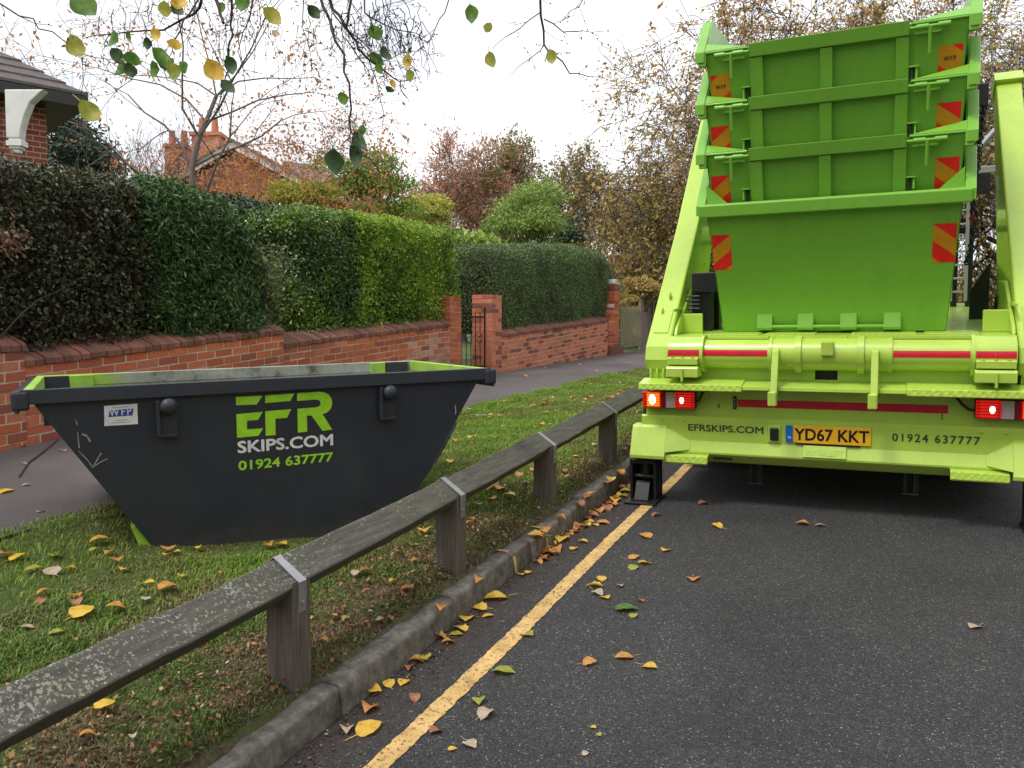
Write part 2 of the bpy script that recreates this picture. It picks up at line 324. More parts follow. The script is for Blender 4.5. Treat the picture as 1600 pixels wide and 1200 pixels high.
# kerb: worn stones 0.9 m long, each end slightly offset, joined into one run
kb=MB(); y=-13.0
while y<40:
    ln=.915; dx=random.uniform(-.007,.007); dz=random.uniform(-.007,.007); ny=7
    prof=[(-1.885,-.06),(-1.890,.05),(-1.896,.100),(-1.901,.112),(-1.915,.1185),(-1.96,.120),(-2.015,.118),(-2.02,-.06)]
    vs=[];
    for j in range(ny+1):
        yy=y+.004+(ln-.008)*j/ny
        for k,(px,pz) in enumerate(prof):
            vs.append((px+dx+random.uniform(-.0022,.0022)*(0<k<7),yy,zr(yy)+pz+dz*(k>0)+random.uniform(-.002,.002)*(0<k<7)))
    n=len(prof); fs=[(j*n+k,(j+1)*n+k,(j+1)*n+k+1,j*n+k+1) for j in range(ny) for k in range(n-1)]+[list(range(n)),list(range(ny*n+n-1,ny*n-1,-1))]
    kb.add(vs,fs,0,False); y+=ln
o=kb.build('kerb',m_kerb); o['kind']='structure'
for p in o.data.polygons: p.use_smooth=len(p.vertices)==4
strip('far_kerb',[5.2,5.22,5.34,5.36],Ys,lambda X,Y:zr(Y)+(.12 if 5.21<X<5.35 else -.05),m_kerb)
# yellow line, worn, irregular edges
def m_yel():
    m,nt,b=newmat('worn_yellow_line'); co=objco(nt)
    n=noise(nt,60,6,.75,co); r=ramp(nt,[(.40,(0,0,0)),(.46,(1,1,1))]); nt.links.new(n.outputs[0],r.inputs[0])
    n2=noise(nt,9,5,.6,co); y=ramp(nt,[(.25,(.34,.21,.08)),(.45,(.58,.37,.13)),(.7,(.74,.50,.20))]); nt.links.new(n2.outputs[0],y.inputs[0])
    nt.links.new(mixc(nt,r.outputs[0],(.10,.075,.05),y.outputs[0]),b.inputs['Base Color']); b.inputs['Roughness'].default_value=.75
    bump(nt,b,n.outputs[0],.6,.004); return m
V=[];Fq=[];yy=-6.0;i=0
while yy<30:
    wj=.004; c=-1.565+.004*math.sin(yy*2.3)
    V+=[(c-.041+random.uniform(-wj,wj),yy,zr(yy)+.004),(c+.041+random.uniform(-wj,wj),yy,zr(yy)+.004)]
    if i: Fq.append((2*i-2,2*i-1,2*i+1,2*i))
    i+=1; yy+=.02
m_yl=m_yel(); o=npmesh('road_marking',np.array(V),np.array(Fq),m_yl); o['kind']='structure'
for yk,wk in ((4.16,.035),(4.62,.03)):
    pk=[(-1.886,-.0),(-1.8905,.05),(-1.9,.093),(-1.9195,.1155),(-1.953,.1225),(-2.0,.1225)]; V=[]; Fk=[]
    for i_,(px_,pz_) in enumerate(pk):
        V+=[(px_+.004,yk-wk/2+random.uniform(-.004,.004),zr(yk)+pz_+.004),(px_+.004,yk+wk/2+random.uniform(-.004,.004),zr(yk)+pz_+.004)]
        if i_: Fk.append((2*i_-2,2*i_-1,2*i_+1,2*i_))
    ok_=npmesh('kerb_marking',np.array(V),np.array(Fk),m_yl); ok_['kind']='structure'
tag(o,'single worn yellow line painted along the road edge beside the kerb','road marking',None,'structure')
# ------------------------------------------------------------------ brick walls
def bricks(mb,Y0,Y1,X,ztop,zbot,thick=.215,faces='f',pale=None):
    """courses hang parallel to the line ztop(Y); front face at x=X (facing +X)"""
    i=0
    while True:
        zt=lambda y:ztop(y)-.075*i
        if zt((Y0+Y1)/2)<zbot((Y0+Y1)/2)-.15: break
        y=Y0-(0 if i%2==0 else .1125)
        while y<Y1-.01:
            a=max(y,Y0); b=min(y+.2125,Y1)
            if b-a>.03 and zt((a+b)/2)>zbot((a+b)/2)-.09:
                g=random.uniform(-.0035,.0035); s=random.uniform(-.0015,.0015); d=.0012
                mi=1 if (pale and pale(a,zt(a)-zbot(a))) else 0
                vs=[]
                for (xx,ins) in ((X+g,.002),(X-thick,0)):
                    for yy,zz in ((a+ins,zt(a)-.0625+s),(b-ins,zt(b)-.0625+s),(b-ins,zt(b)+s-.0005),(a+ins,zt(a)+s-.0005)): vs.append((xx,yy,zz))
                mb.add(vs,[(0,1,2,3),(5,4,7,6),(0,4,5,1),(3,2,6,7),(0,3,7,4),(1,5,6,2)],mi,False,random.random())
            y+=.225
        i+=1
def core(mb,Y0,Y1,X,ztop,zbot,thick=.215,mi=0):
    n=max(2,int((Y1-Y0)/.5)); vs=[]
    for j in range(n+1):
        y=Y0+(Y1-Y0)*j/n
        vs+=[(X-.0045,y,zbot(y)-.2),(X-thick+.007,y,zbot(y)-.2),(X-thick+.007,y,ztop(y)-.004),(X-.0045,y,ztop(y)-.004)]
    fs=[(j*4+k,j*4+(k+1)%4,(j+1)*4+(k+1)%4,(j+1)*4+k) for j in range(n) for k in range(4)]+[(0,1,2,3),(4*n+3,4*n+2,4*n+1,4*n)]
    mb.add(vs,fs,mi)
def coping(mb,Y0,Y1,X,zf,depth=.225,rise=.10,fh=.045,wid=.078):
    """header bricks laid on edge with a sloping top; zf(Y)= underside of the front edge"""
    y=Y0
    while y<Y1-.02:
        b=min(y+wid-.007,Y1); t=random.uniform(-.004,.004); q=random.uniform(-.006,.006)
        vs=[]
        for yy in (y,b):
            z=zf(yy)+t
            vs+=[(X+.014+q,yy,z+.002),(X+.016+q,yy,z+fh),(X-.02+q,yy,z+fh+.022),(X-depth,yy,z+fh+rise),(X-depth,yy,z+.002)]
        mb.add(vs,[(0,1,2,3,4),(9,8,7,6,5)]+[(k,k+5,(k+1)%5+5,(k+1)%5) for k in range(5)],0,False,random.random())
        y+=wid
XW=-5.85
def lin(y0,z0,y1,z1): return lambda y:z0+(z1-z0)*(y-y0)/(y1-y0)
# left garden wall
wl=empty('garden_wall',(XW,6,zw(6))); tag(wl,'long red brick wall with dark sloping coping stepped down midway behind the dark skip','wall')
def inv(o): return o
def put(mb,name,mats,root,bevel=0,att=True):
    """geometry given in world space, re-expressed in root space"""
    tp=root
    while tp.parent: tp=tp.parent
    mi=tp.matrix_world.inverted(); mb.v=[tuple(mi@Vector(v)) for v in mb.v]
    return mb.build(name,mats,root,bevel=bevel,att=att)
sections=[(-1.0,4.10,lin(4.12,1.575,3.1,1.495)),(4.10,6.985,lin(4.1,1.455,6.95,1.715)),(6.985,10.60,lin(7.0,1.575,10.6,1.855))]
pale=lambda a,h: a>9.35 and a<10.45 and h<.62+.1*math.sin(a*7) and random.random()<.85
for k,(a,b,f) in enumerate(sections):
    mb=MB(); bricks(mb,a,b,XW,f,zw,pale=pale); put(mb,'brickwork',[m_brick,m_brickpale],wl)
    mb=MB(); core(mb,a,b,XW,f,zw); put(mb,'mortar',m_mortar,wl)
    mb=MB(); coping(mb,a,b,XW,f); put(mb,'coping',m_copebrick,wl)
# its end pier
def pier(root,Y0,Y1,X,ztop,size,mat,nm='pier'):
    mb=MB(); zb=zw((Y0+Y1)/2); n=int((ztop-zb)/.075)+2
    for i in range(n):
        z1=ztop-.075*i; z0=z1-.0645
        if z1<zb-.12: break
        off=i%2; cells=[]
        m=(Y0+Y1)/2+ (.05 if off else -.05)
        for (a,b) in ((Y0,m-.005),(m+.005,Y1)):
            g=random.uniform(-.003,.003); mb.box(X-size/2,X+g,a,b,z0,z1,0,att=random.random())
        xm=X-size*(.5 if off else .72)
        for (a,b) in ((X-size,X-size/2-.004),):
            g=random.uniform(-.002,.002); mb.box(a,b,Y0+g,Y1-g,z0,z1,0,att=random.random())
    put(mb,nm,mat,root)
    mb=MB(); mb.box(X-size+.006,X-.006,Y0+.006,Y1-.006,zb-.2,ztop-.006); put(mb,'mortar',m_mortar,root)
pier(wl,10.60,10.945,XW+.003,2.285,.34,m_brick)
# right garden wall
wr=empty('garden_wall',(XW,14,zw(14))); tag(wr,'orange red brick wall with gatepost and dark brick headers under the clipped round hedge','wall')
pier(wr,11.99,12.345,XW+.003,2.385,.36,m_brick2,'gatepost')
f3=lin(12.37,1.70,17.8,2.055)
mb=MB(); bricks(mb,12.345,17.92,XW,f3,zw); put(mb,'brickwork',m_brick2,wr)
mb=MB(); core(mb,12.345,17.92,XW,f3,zw); put(mb,'mortar',m_mortar,wr)
mb=MB(); coping(mb,12.345,17.92,XW,f3,rise=.11); put(mb,'coping',m_copebrick,wr)
# end pillar: tall, stepped shoulder on the near side, stone cap, plinth
pr=empty('brick_gate_pillar',(XW,18.3,zw(18.3))); tag(pr,'tall stepped red brick pillar with stone cap between round hedge and paling fence','pillar')
mb=MB(); i=0; z=2.93
while z>1.2:
    y0=17.93+min(.42,max(0,(z-2.08))*1.05); y0=round(y0/.056)*.056
    if z<2.1: y0=17.93
    m=18.33+(.06 if i%2 else -.05); segs=[(y0,min(m,18.72)-.005),(m+.005,18.72)] if m>y0+.08 else [(y0,18.72)]
    for a,b in segs: mb.box(XW-.33,XW+.012+random.uniform(-.003,.003),a,b,z-.0645,z,0,att=random.random())
    z-=.075; i+=1
put(mb,'shaft',m_brick,pr)
mb=MB(); mb.prism([(17.94,1.1),(18.71,1.1),(18.71,2.92),(18.42,2.92),(18.42,2.56),(18.06,2.06),(17.95,2.02)],XW-.325,XW+.004,0); put(mb,'mortar',m_mortar,pr)
mb=MB(); mb.box(XW-.30,XW+.03,18.34,18.74,2.935,2.975,0); mb.prism([(18.36,2.976),(18.72,2.976),(18.64,3.06),(18.44,3.06)],XW-.28,XW+.01,0); put(mb,'cap',m_rough('pale_stone_cap',[(.3,(.42,.42,.40)),(.7,(.62,.6,.56))],15),pr,.006)
mb=MB(); 
for j in range(3): mb.box(XW-.2,XW+.085,17.93,18.86,1.30+.078*j,1.37+.078*j,0,att=.9)
mb.box(XW-.2,XW+.07,17.94,18.85,1.15,1.5,0,att=.9); put(mb,'plinth',m_copebrick,pr)
# wrought iron gate standing ajar
gt=empty('iron_gate',(XW-.15,12.0,zw(12))); tag(gt,'black wrought iron gate with scrolls standing ajar against the gatepost','gate')
mb=MB(); ga=math.radians(250); gd=np.array([math.cos(ga),math.sin(ga),0]); g0=np.array([XW-.13,11.985,zw(12)+.06])
def gp(u,v): return g0+gd*u+np.array([0,0,v])
mb.tube([gp(0,0),gp(0,1.0)],.014,6); mb.tube([gp(.9,0),gp(.9,.92)],.014,6); mb.tube([gp(0,.06),gp(.9,.06)],.012,6); mb.tube([gp(0,.85),gp(.9,.85)],.012,6)
for k in range(1,9): mb.tube([gp(.1*k,.06),gp(.1*k,.98-.08*abs(k-4.5)/4.5)],.007,5)
for k in range(4):
    c=(.12+.22*k,.5); mb.tube([gp(c[0]+.09*(1-t/14)*math.cos(t*.75),c[1]+.14*(1-t/14)*math.sin(t*.75)) for t in range(13)],.006,5)
    mb.tube([gp(c[0]+.07*(1-t/12)*math.cos(t*.8),.95+.09*(1-t/12)*math.sin(t*.8)) for t in range(11)],.006,5)
put(mb,'bars',m_black,gt,att=False)
mb=MB(); mb.tube([gp(.9,.5),gp(.97,.5)],.012,6); put(mb,'latch',m_black,gt,att=False)
# paling fence beyond the pillar
pf=empty('paling_fence',(XW,20,zw(20))); tag(pf,'weathered greenish timber paling gate and fence beyond the brick pillar','fence')
m_pal=m_rough('green_weathered_timber',[(.3,(.20,.19,.11)),(.5,(.30,.28,.17)),(.7,(.26,.30,.10))],7,.9,.4,.004)
m_pal2=m_rough('grey_weathered_timber',[(.3,(.22,.18,.15)),(.7,(.36,.30,.25))],6,.9,.4,.004)
mb=MB(); y=18.93; k=0
while y<20.55:
    z0=zw(y)+.12; z1=2.40+(y-18.8)*.075+.02*math.sin(k*1.9); mb.box(XW-.03,XW-.005,y,y+.085,z0,z1,0); y+=.135; k+=1
put(mb,'palings',m_pal,pf,att=False)
mb=MB()
for zz in (.35,1.0): mb.box(XW-.09,XW-.032,18.88,20.55,zw(19.7)+zz,zw(19.7)+zz+.08)
put(mb,'rails',m_pal,pf,att=False)
mb=MB(); 
for a in (20.58,20.8,21.05,21.3,21.6,21.9,22.2,22.5,22.8): mb.box(XW-.06,XW-.01,a,a+.19,zw(a),2.60+(a-20)*.05,0)
put(mb,'boards',m_pal2,pf,att=False)
# ------------------------------------------------------------------ foliage helpers
def norm(a): return a/(np.linalg.norm(a,axis=-1,keepdims=True)+1e-9)
def leaves(name,P,Nrm,size,aspect,mat,root=None,bias=.7,droop=0.0,rnd=None,fold=.0,sizevar=.35,lab=None):
    """one small diamond per leaf"""
    n=len(P); r=rng.normal(size=(n,3)); nn=norm(Nrm*bias+r*(1-bias)*1.2)
    u=rng.normal(size=(n,3)); u[:,2]-=droop*2; u=norm(u-nn*np.sum(u*nn,1,keepdims=True)); v=np.cross(nn,u)
    s=size*(1+sizevar*rng.uniform(-1,1,size=(n,1))); a=aspect
    tip=P+u*s; l=P+u*s*.45+v*s*a*.5+nn*s*fold; q=P+u*s*.45-v*s*a*.5+nn*s*fold
    V=np.stack([P,q,tip,l],1).reshape(-1,3); F=np.arange(4*n).reshape(-1,4)
    if root is not None: V=V-np.array(root.matrix_world.translation)
    o=npmesh(name,V,F,mat,root,att=rng.uniform(size=n) if rnd is None else rnd); return o
def wob(P,s=1.0,ph=0.0):
    x,y,z=P[:,0],P[:,1],P[:,2]
    return (np.sin(2.3*y*s+1.1*z+ph)+np.sin(3.7*z*s+2.1*x-1.7*y+ph*2)+.6*np.sin(7.1*y*s+5.3*z*s+ph)+.5*np.sin(11*z*s-9*y*s+3*x+ph*3))/3.1
def hedge(name,label,Y0,Y1,X0,X1,zt,zb,mat,size,dens,cat='hedge',jit=.10,wa=.10,asp=.55,droop=0.0,rnd=.25,thick=.22,topbias=None,ph=0.0,group=None,endr=(.3,.3),wy=.09):
    """X0 front (towards the road), X1 back; zt(Y), zb(Y)"""
    root=empty(name,((X0+X1)/2,(Y0+Y1)/2,zb((Y0+Y1)/2))); tag(root,label,cat,group)
    Ly=Y1-Y0; Lx=abs(X0-X1); H=zt((Y0+Y1)/2)-zb((Y0+Y1)/2)
    def sample(n,face):
        if face=='f': y=rng.uniform(Y0,Y1,n); h=rng.uniform(0,1,n); x=np.full(n,X0); nr=np.tile([1.,0,0],(n,1))
        elif face=='t': y=rng.uniform(Y0,Y1,n); h=np.ones(n); x=rng.uniform(X1,X0,n); nr=np.tile([0,0,1.],(n,1))
        elif face=='b': y=rng.uniform(Y0,Y1,n); h=rng.uniform(0,1,n); x=np.full(n,X1); nr=np.tile([-1.,0,0],(n,1))
        else:
            h=rng.uniform(0,1,n); x=rng.uniform(X1,X0,n); y=np.full(n,Y0 if face=='l' else Y1); nr=np.tile([0,-1. if face=='l' else 1.,0],(n,1))
        ztv=np.array([zt(a) for a in y]); zbv=np.array([zb(a) for a in y]); z=zbv+(ztv-zbv)*h
        return np.stack([x,y,z],1),nr,ztv,zbv
    Ps=[];Ns=[]
    for face,area in (('f',Ly*H),('t',Ly*Lx),('l',Lx*H),('r',Lx*H),('b',Ly*H*.25)):
        n=int(area*dens); P,nr,ztv,zbv=sample(n,face)
        # rounding of the edges
        e=rnd; dx=np.clip((e-(X0-P[:,0]))/e,0,1); dz=np.clip((e-(ztv-P[:,2]))/e,0,1)
        dl=np.clip((endr[0]-(P[:,1]-Y0))/endr[0],0,1); dr=np.clip((endr[1]-(Y1-P[:,1]))/endr[1],0,1)
        if face in 'ft':
            k=1-np.sqrt(np.clip(1-np.minimum(dx if face=='t' else dz,1)**2,0,1)); 
            if face=='f': P[:,0]-=k*e*.9
            else: P[:,2]-=k*e*.9
        for dd,er in ((dl,endr[0]),(dr,endr[1])):
            k=1-np.sqrt(np.clip(1-dd**2,0,1))
            if face=='f': P[:,0]-=k*er*.9
            if face=='t': P[:,2]-=k*er*.9
        if face in 'lr':
            k=1-np.sqrt(np.clip(1-np.clip((endr[0]-(ztv-P[:,2]))/endr[0],0,1)**2,0,1)); P[:,1]+=(1 if face=='l' else -1)*k*endr[0]*.9
            k=1-np.sqrt(np.clip(1-np.clip((e-(X0-P[:,0]))/e,0,1)**2,0,1)); P[:,1]+=(1 if face=='l' else -1)*k*endr[0]*.9
        nr=norm(nr+np.stack([dx*(face=='t'),(dr-dl)*.7,dz*(face=='f')],1))
        d=wob(P,1.0,ph)*wa-np.abs(rng.normal(size=n))*thick*.55+rng.uniform(0,jit,n)*.5
        P=P+nr*d[:,None]+rng.normal(size=(n,3))*.012
        if wy: P[:,1]+=wy*(np.sin(3.3*P[:,2]+ph)+.5*np.sin(8.7*P[:,2]+2*ph))+rng.normal(size=n)*wy*.5
        Ps.append(P);Ns.append(nr)
    P=np.concatenate(Ps);Nn=np.concatenate(Ns)
    leaves('foliage',P,Nn,size,asp,mat,root,bias=.45,droop=droop)
    # twiggy heart, a solid near-black mass painting the hedge's inner shade
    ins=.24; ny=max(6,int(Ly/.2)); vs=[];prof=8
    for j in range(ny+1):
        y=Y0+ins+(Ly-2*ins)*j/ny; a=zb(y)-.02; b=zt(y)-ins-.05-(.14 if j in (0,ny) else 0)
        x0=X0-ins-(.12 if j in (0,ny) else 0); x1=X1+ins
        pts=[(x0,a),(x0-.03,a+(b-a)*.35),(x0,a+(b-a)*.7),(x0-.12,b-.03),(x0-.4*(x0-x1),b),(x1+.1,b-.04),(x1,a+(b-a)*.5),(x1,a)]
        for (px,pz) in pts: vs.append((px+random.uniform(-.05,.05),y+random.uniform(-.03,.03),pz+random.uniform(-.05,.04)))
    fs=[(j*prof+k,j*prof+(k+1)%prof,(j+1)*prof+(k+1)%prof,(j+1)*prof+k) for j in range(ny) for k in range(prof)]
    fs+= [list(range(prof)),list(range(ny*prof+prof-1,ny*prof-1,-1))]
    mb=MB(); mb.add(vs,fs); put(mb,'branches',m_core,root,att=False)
    # visible bare stems
    mb=MB()
    for k in range(int(Ly*14)):
        y=random.uniform(Y0+.1,Y1-.1); x=X0-random.uniform(.1,.2); z=zb(y)-.03; p=[(x-.1,y,z)]; 
        dy=random.uniform(-.18,.18); hh=random.uniform(.3,H*.7)
        for t in (.3,.6,1): p.append((x-.05+random.uniform(-.04,.05),y+dy*t+random.uniform(-.05,.05),z+hh*t))
        mb.tube(p,[.008,.006,.005,.003],4,caps=False)
    put(mb,'stems',m_bark,root,att=False)
    return root
# palettes
lf_dark=leafmat('dark_hedge_leaves',[(0,(.028,.038,.017)),(.4,(.045,.065,.026)),(.7,(.075,.095,.038)),(.88,(.13,.10,.05)),(1,(.22,.22,.11))],.15,.28,[(0,(.024,.022,.012)),(.5,(.042,.036,.02)),(.85,(.07,.05,.025)),(1,(.12,.075,.04))],2.6,.45)
lf_conif=leafmat('conifer_sprays',[(0,(.03,.06,.02)),(.5,(.06,.125,.04)),(.85,(.11,.20,.055)),(1,(.20,.29,.09))],.12,.6)
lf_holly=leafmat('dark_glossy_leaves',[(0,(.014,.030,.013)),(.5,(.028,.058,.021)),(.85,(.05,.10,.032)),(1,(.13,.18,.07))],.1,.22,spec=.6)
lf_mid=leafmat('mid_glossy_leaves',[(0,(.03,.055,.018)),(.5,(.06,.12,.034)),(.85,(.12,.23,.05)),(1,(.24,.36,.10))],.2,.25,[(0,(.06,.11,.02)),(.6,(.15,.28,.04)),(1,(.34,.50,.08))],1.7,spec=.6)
lf_bright=leafmat('bright_privet_leaves',[(0,(.12,.20,.025)),(.4,(.27,.43,.045)),(.8,(.43,.60,.075)),(1,(.62,.72,.15))],.4,.33,[(0,(.05,.10,.02)),(.6,(.13,.24,.035)),(1,(.3,.45,.07))],2.6)
lf_clip=leafmat('clipped_hedge_leaves',[(0,(.075,.125,.045)),(.5,(.145,.23,.08)),(.85,(.21,.31,.11)),(1,(.29,.38,.15))],.15,.5,[(0,(.065,.09,.04)),(.6,(.12,.16,.07)),(1,(.19,.23,.11))],1.6)
hA_top=lambda y: float(np.interp(y,[0,4.2,5.4,6.3,6.75],[2.85,3.02,3.08,3.0,2.8]))
zcl=lambda y: float(np.interp(y,[-1,4.1,4.11,6.98,6.99,10.6,12.3,18],[1.2,1.60,1.52,1.78,1.62,1.92,1.75,2.1]))
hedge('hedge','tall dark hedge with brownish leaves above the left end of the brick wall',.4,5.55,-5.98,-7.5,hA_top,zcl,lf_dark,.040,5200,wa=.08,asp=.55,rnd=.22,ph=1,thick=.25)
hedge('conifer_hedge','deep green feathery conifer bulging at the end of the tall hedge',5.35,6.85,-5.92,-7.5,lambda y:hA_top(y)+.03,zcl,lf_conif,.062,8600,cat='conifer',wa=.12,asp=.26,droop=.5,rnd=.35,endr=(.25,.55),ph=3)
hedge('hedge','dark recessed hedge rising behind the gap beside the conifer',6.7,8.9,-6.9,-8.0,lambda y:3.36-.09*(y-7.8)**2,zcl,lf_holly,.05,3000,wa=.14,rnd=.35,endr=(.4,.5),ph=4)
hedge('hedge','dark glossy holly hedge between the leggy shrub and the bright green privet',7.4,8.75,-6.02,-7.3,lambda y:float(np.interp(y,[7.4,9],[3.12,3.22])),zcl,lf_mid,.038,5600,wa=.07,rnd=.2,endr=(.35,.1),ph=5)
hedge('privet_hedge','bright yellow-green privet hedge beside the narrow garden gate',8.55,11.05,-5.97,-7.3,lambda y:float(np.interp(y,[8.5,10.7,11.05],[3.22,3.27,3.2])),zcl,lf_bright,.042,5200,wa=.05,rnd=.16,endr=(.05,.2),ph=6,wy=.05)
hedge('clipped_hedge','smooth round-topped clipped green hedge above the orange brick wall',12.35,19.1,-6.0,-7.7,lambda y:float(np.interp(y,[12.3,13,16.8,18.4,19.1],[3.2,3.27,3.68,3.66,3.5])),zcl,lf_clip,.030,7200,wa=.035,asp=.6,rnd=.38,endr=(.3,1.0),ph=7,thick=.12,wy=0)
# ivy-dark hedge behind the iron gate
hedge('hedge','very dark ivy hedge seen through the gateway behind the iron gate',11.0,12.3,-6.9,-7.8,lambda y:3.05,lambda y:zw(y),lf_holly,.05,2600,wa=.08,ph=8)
# leggy shrub with pale leaves in the gap
lg=empty('leggy_shrub',(-6.1,6.95,1.75)); tag(lg,'leggy shrub with pale green leaves in the gap between conifer and holly','shrub')
mb=MB(); LP=[]
for k in range(16):
    a=random.uniform(-.45,.45); h=random.uniform(.6,1.0); b=random.uniform(-.05,.22); p=[]
    for t in range(7):
        u=t/6; p.append(np.array([-6.12+b*u,7.0+random.uniform(-.02,.02)+a*u*u*.9+k*.012-.1,1.62+h*u+.02*random.random()]))
    mb.tube(p,[.010*(1-.8*t/6) for t in range(7)],5,caps=False)
    for t in range(3,7):
        for q in range(5):
            d=np.array([random.uniform(-.12,.14),random.uniform(-.14,.14),random.uniform(-.08,.12)]); LP.append(p[t]+d); 
            if q<2: mb.tube([p[t],p[t]+d],[.003,.002],3,caps=False)
put(mb,'stems',m_barkgrey,lg,att=False)
LP=np.array(LP); LP=np.repeat(LP,2,0)+rng.normal(size=(len(LP)*2,3))*.025
leaves('leaves',LP,np.tile([.6,-.2,.7],(len(LP),1)),.062,.42,leafmat('pale_shrub_leaves',[(0,(.06,.12,.03)),(.5,(.14,.2,.06)),(1,(.35,.36,.16))],.3),lg,bias=.5,droop=.3)
# dead brown spray and bare twigs at the far left of the hedge
ds=empty('bramble',(-5.8,4.05,2.2)); tag(ds,'dead brown leaf spray and bare stem sticking out of the far left hedge','bramble')
P=rng.normal(size=(160,3))*np.array([.06,.07,.055])+np.array(onX(8,372,-5.82)); leaves('dead_leaves',P,np.tile([1.,0,.3],(160,1)),.045,.5,leafmat('dead_brown_leaves',[(0,(.10,.05,.03)),(1,(.3,.17,.10))],.2),ds,droop=.6)
mb=MB(); mb.tube([onX(0,528,-5.75),onX(28,496,-5.7),onX(60,468,-5.72),onX(98,452,-5.8)],[.007,.006,.004,.003],5); put(mb,'stem',m_twig,ds,att=False)
# ------------------------------------------------------------------ knee rail fence
kr=empty('knee_rail_fence',(-2.13,4.6,ground(-2.13,4.6))); tag(kr,'low timber knee rail fence with metal straps running along the kerb','fence')
def m_rail():
    m,nt,b=newmat('lichen_covered_rail'); co=objco(nt)
    mp=nt.nodes.new('ShaderNodeMapping'); mp.inputs['Scale'].default_value=(14,1.2,14); nt.links.new(co,mp.inputs[0])
    g=noise(nt,4,8,.7,mp.outputs[0]); c=ramp(nt,[(.3,(.04,.039,.033)),(.55,(.095,.09,.075)),(.75,(.16,.15,.125))]); nt.links.new(g.outputs[0],c.inputs[0])
    geo=nt.nodes.new('ShaderNodeNewGeometry'); sx=nt.nodes.new('ShaderNodeSeparateXYZ'); nt.links.new(geo.outputs['Normal'],sx.inputs[0])
    up=nt.nodes.new('ShaderNodeMapRange'); up.inputs[1].default_value=.5; up.inputs[2].default_value=.9; nt.links.new(sx.outputs[2],up.inputs[0])
    s=nt.nodes.new('ShaderNodeSeparateXYZ'); nt.links.new(co,s.inputs[0])
    n1=noise(nt,75,5,.75,co); near=nt.nodes.new('ShaderNodeMapRange'); near.inputs[1].default_value=-3.2; near.inputs[2].default_value=1.2; near.inputs[3].default_value=.075; near.inputs[4].default_value=-.06; nt.links.new(s.outputs[1],near.inputs[0])
    n1b=noise(nt,5,3,.5,co); ad=nt.nodes.new('ShaderNodeMath'); ad.operation='MULTIPLY_ADD'; ad.inputs[1].default_value=.22; nt.links.new(n1b.outputs[0],ad.inputs[0]); nt.links.new(n1.outputs[0],ad.inputs[2])
    ad2=nt.nodes.new('ShaderNodeMath'); ad2.operation='ADD'; nt.links.new(ad.outputs[0],ad2.inputs[0]); nt.links.new(near.outputs[0],ad2.inputs[1])
    r=ramp(nt,[(.735,(0,0,0)),(.765,(1,1,1))]); nt.links.new(ad2.outputs[0],r.inputs[0])
    mu=nt.nodes.new('ShaderNodeMath'); mu.operation='MULTIPLY'; nt.links.new(r.outputs[0],mu.inputs[0]); nt.links.new(up.outputs[0],mu.inputs[1])
    ly=noise(nt,2.6,3,.5,co); lc=ramp(nt,[(.5,(.36,.37,.33)),(.62,(.36,.35,.14))]); nt.links.new(ly.outputs[0],lc.inputs[0])
    gr=mixc(nt,up.outputs[0],(.10,.098,.062),c.outputs[0])
    nt.links.new(mixc(nt,mu.outputs[0],mixc(nt,.5,gr,c.outputs[0]),lc.outputs[0]),b.inputs['Base Color']); b.inputs['Roughness'].default_value=.95
    bump(nt,b,ad2.outputs[0],.6,.006); return m
def m_post():
    m,nt,b=newmat('weathered_post'); co=objco(nt); mp=nt.nodes.new('ShaderNodeMapping'); mp.inputs['Scale'].default_value=(16,16,1.0); nt.links.new(co,mp.inputs[0])
    g=noise(nt,4,8,.7,mp.outputs[0]); c=ramp(nt,[(.3,(.075,.06,.046)),(.5,(.13,.11,.088)),(.72,(.20,.175,.145))]); nt.links.new(g.outputs[0],c.inputs[0])
    nt.links.new(c.outputs[0],b.inputs['Base Color']); b.inputs['Roughness'].default_value=.95; bump(nt,b,g.outputs[0],.5,.006); return m
mr_,mp_=m_rail(),m_post()
PY=[-1.4,-.12,1.18,2.48,3.765,5.05,6.37,7.68,8.99,10.3,11.6]
def railz(Y): return zr(Y)
def rsec(Y,dx=0,dz=0): 
    z=zr(Y)
    return [(-2.005+dx,Y,z+.535+dz),(-2.122+dx,Y,z+.617+dz),(-2.215+dx,Y,z+.545+dz),(-2.12+dx,Y,z+.462+dz),(-2.05+dx,Y,z+.483+dz)]
for k in range(len(PY)-1):
    mb=MB(); a,b=PY[k],PY[k+1]; n=14; vs=[]
    dx0,dx1=random.uniform(-.004,.004),random.uniform(-.004,.004)
    for j in range(n+1):
        t=j/n; y=a+.004+(b-a-.008)*t; q=rsec(y,dx0*(1-t)+dx1*t,.006*math.sin(math.pi*t+k))
        vs+=[(x+random.uniform(-.003,.003),yy,z+random.uniform(-.003,.003)) for x,yy,z in q]
    fs=[(j*5+i,j*5+(i+1)%5,(j+1)*5+(i+1)%5,(j+1)*5+i) for j in range(n) for i in range(5)]+[(4,3,2,1,0),tuple(n*5+i for i in range(5))]
    mb.add(vs,fs); put(mb,'rail',mr_,kr,bevel=.008,att=False)
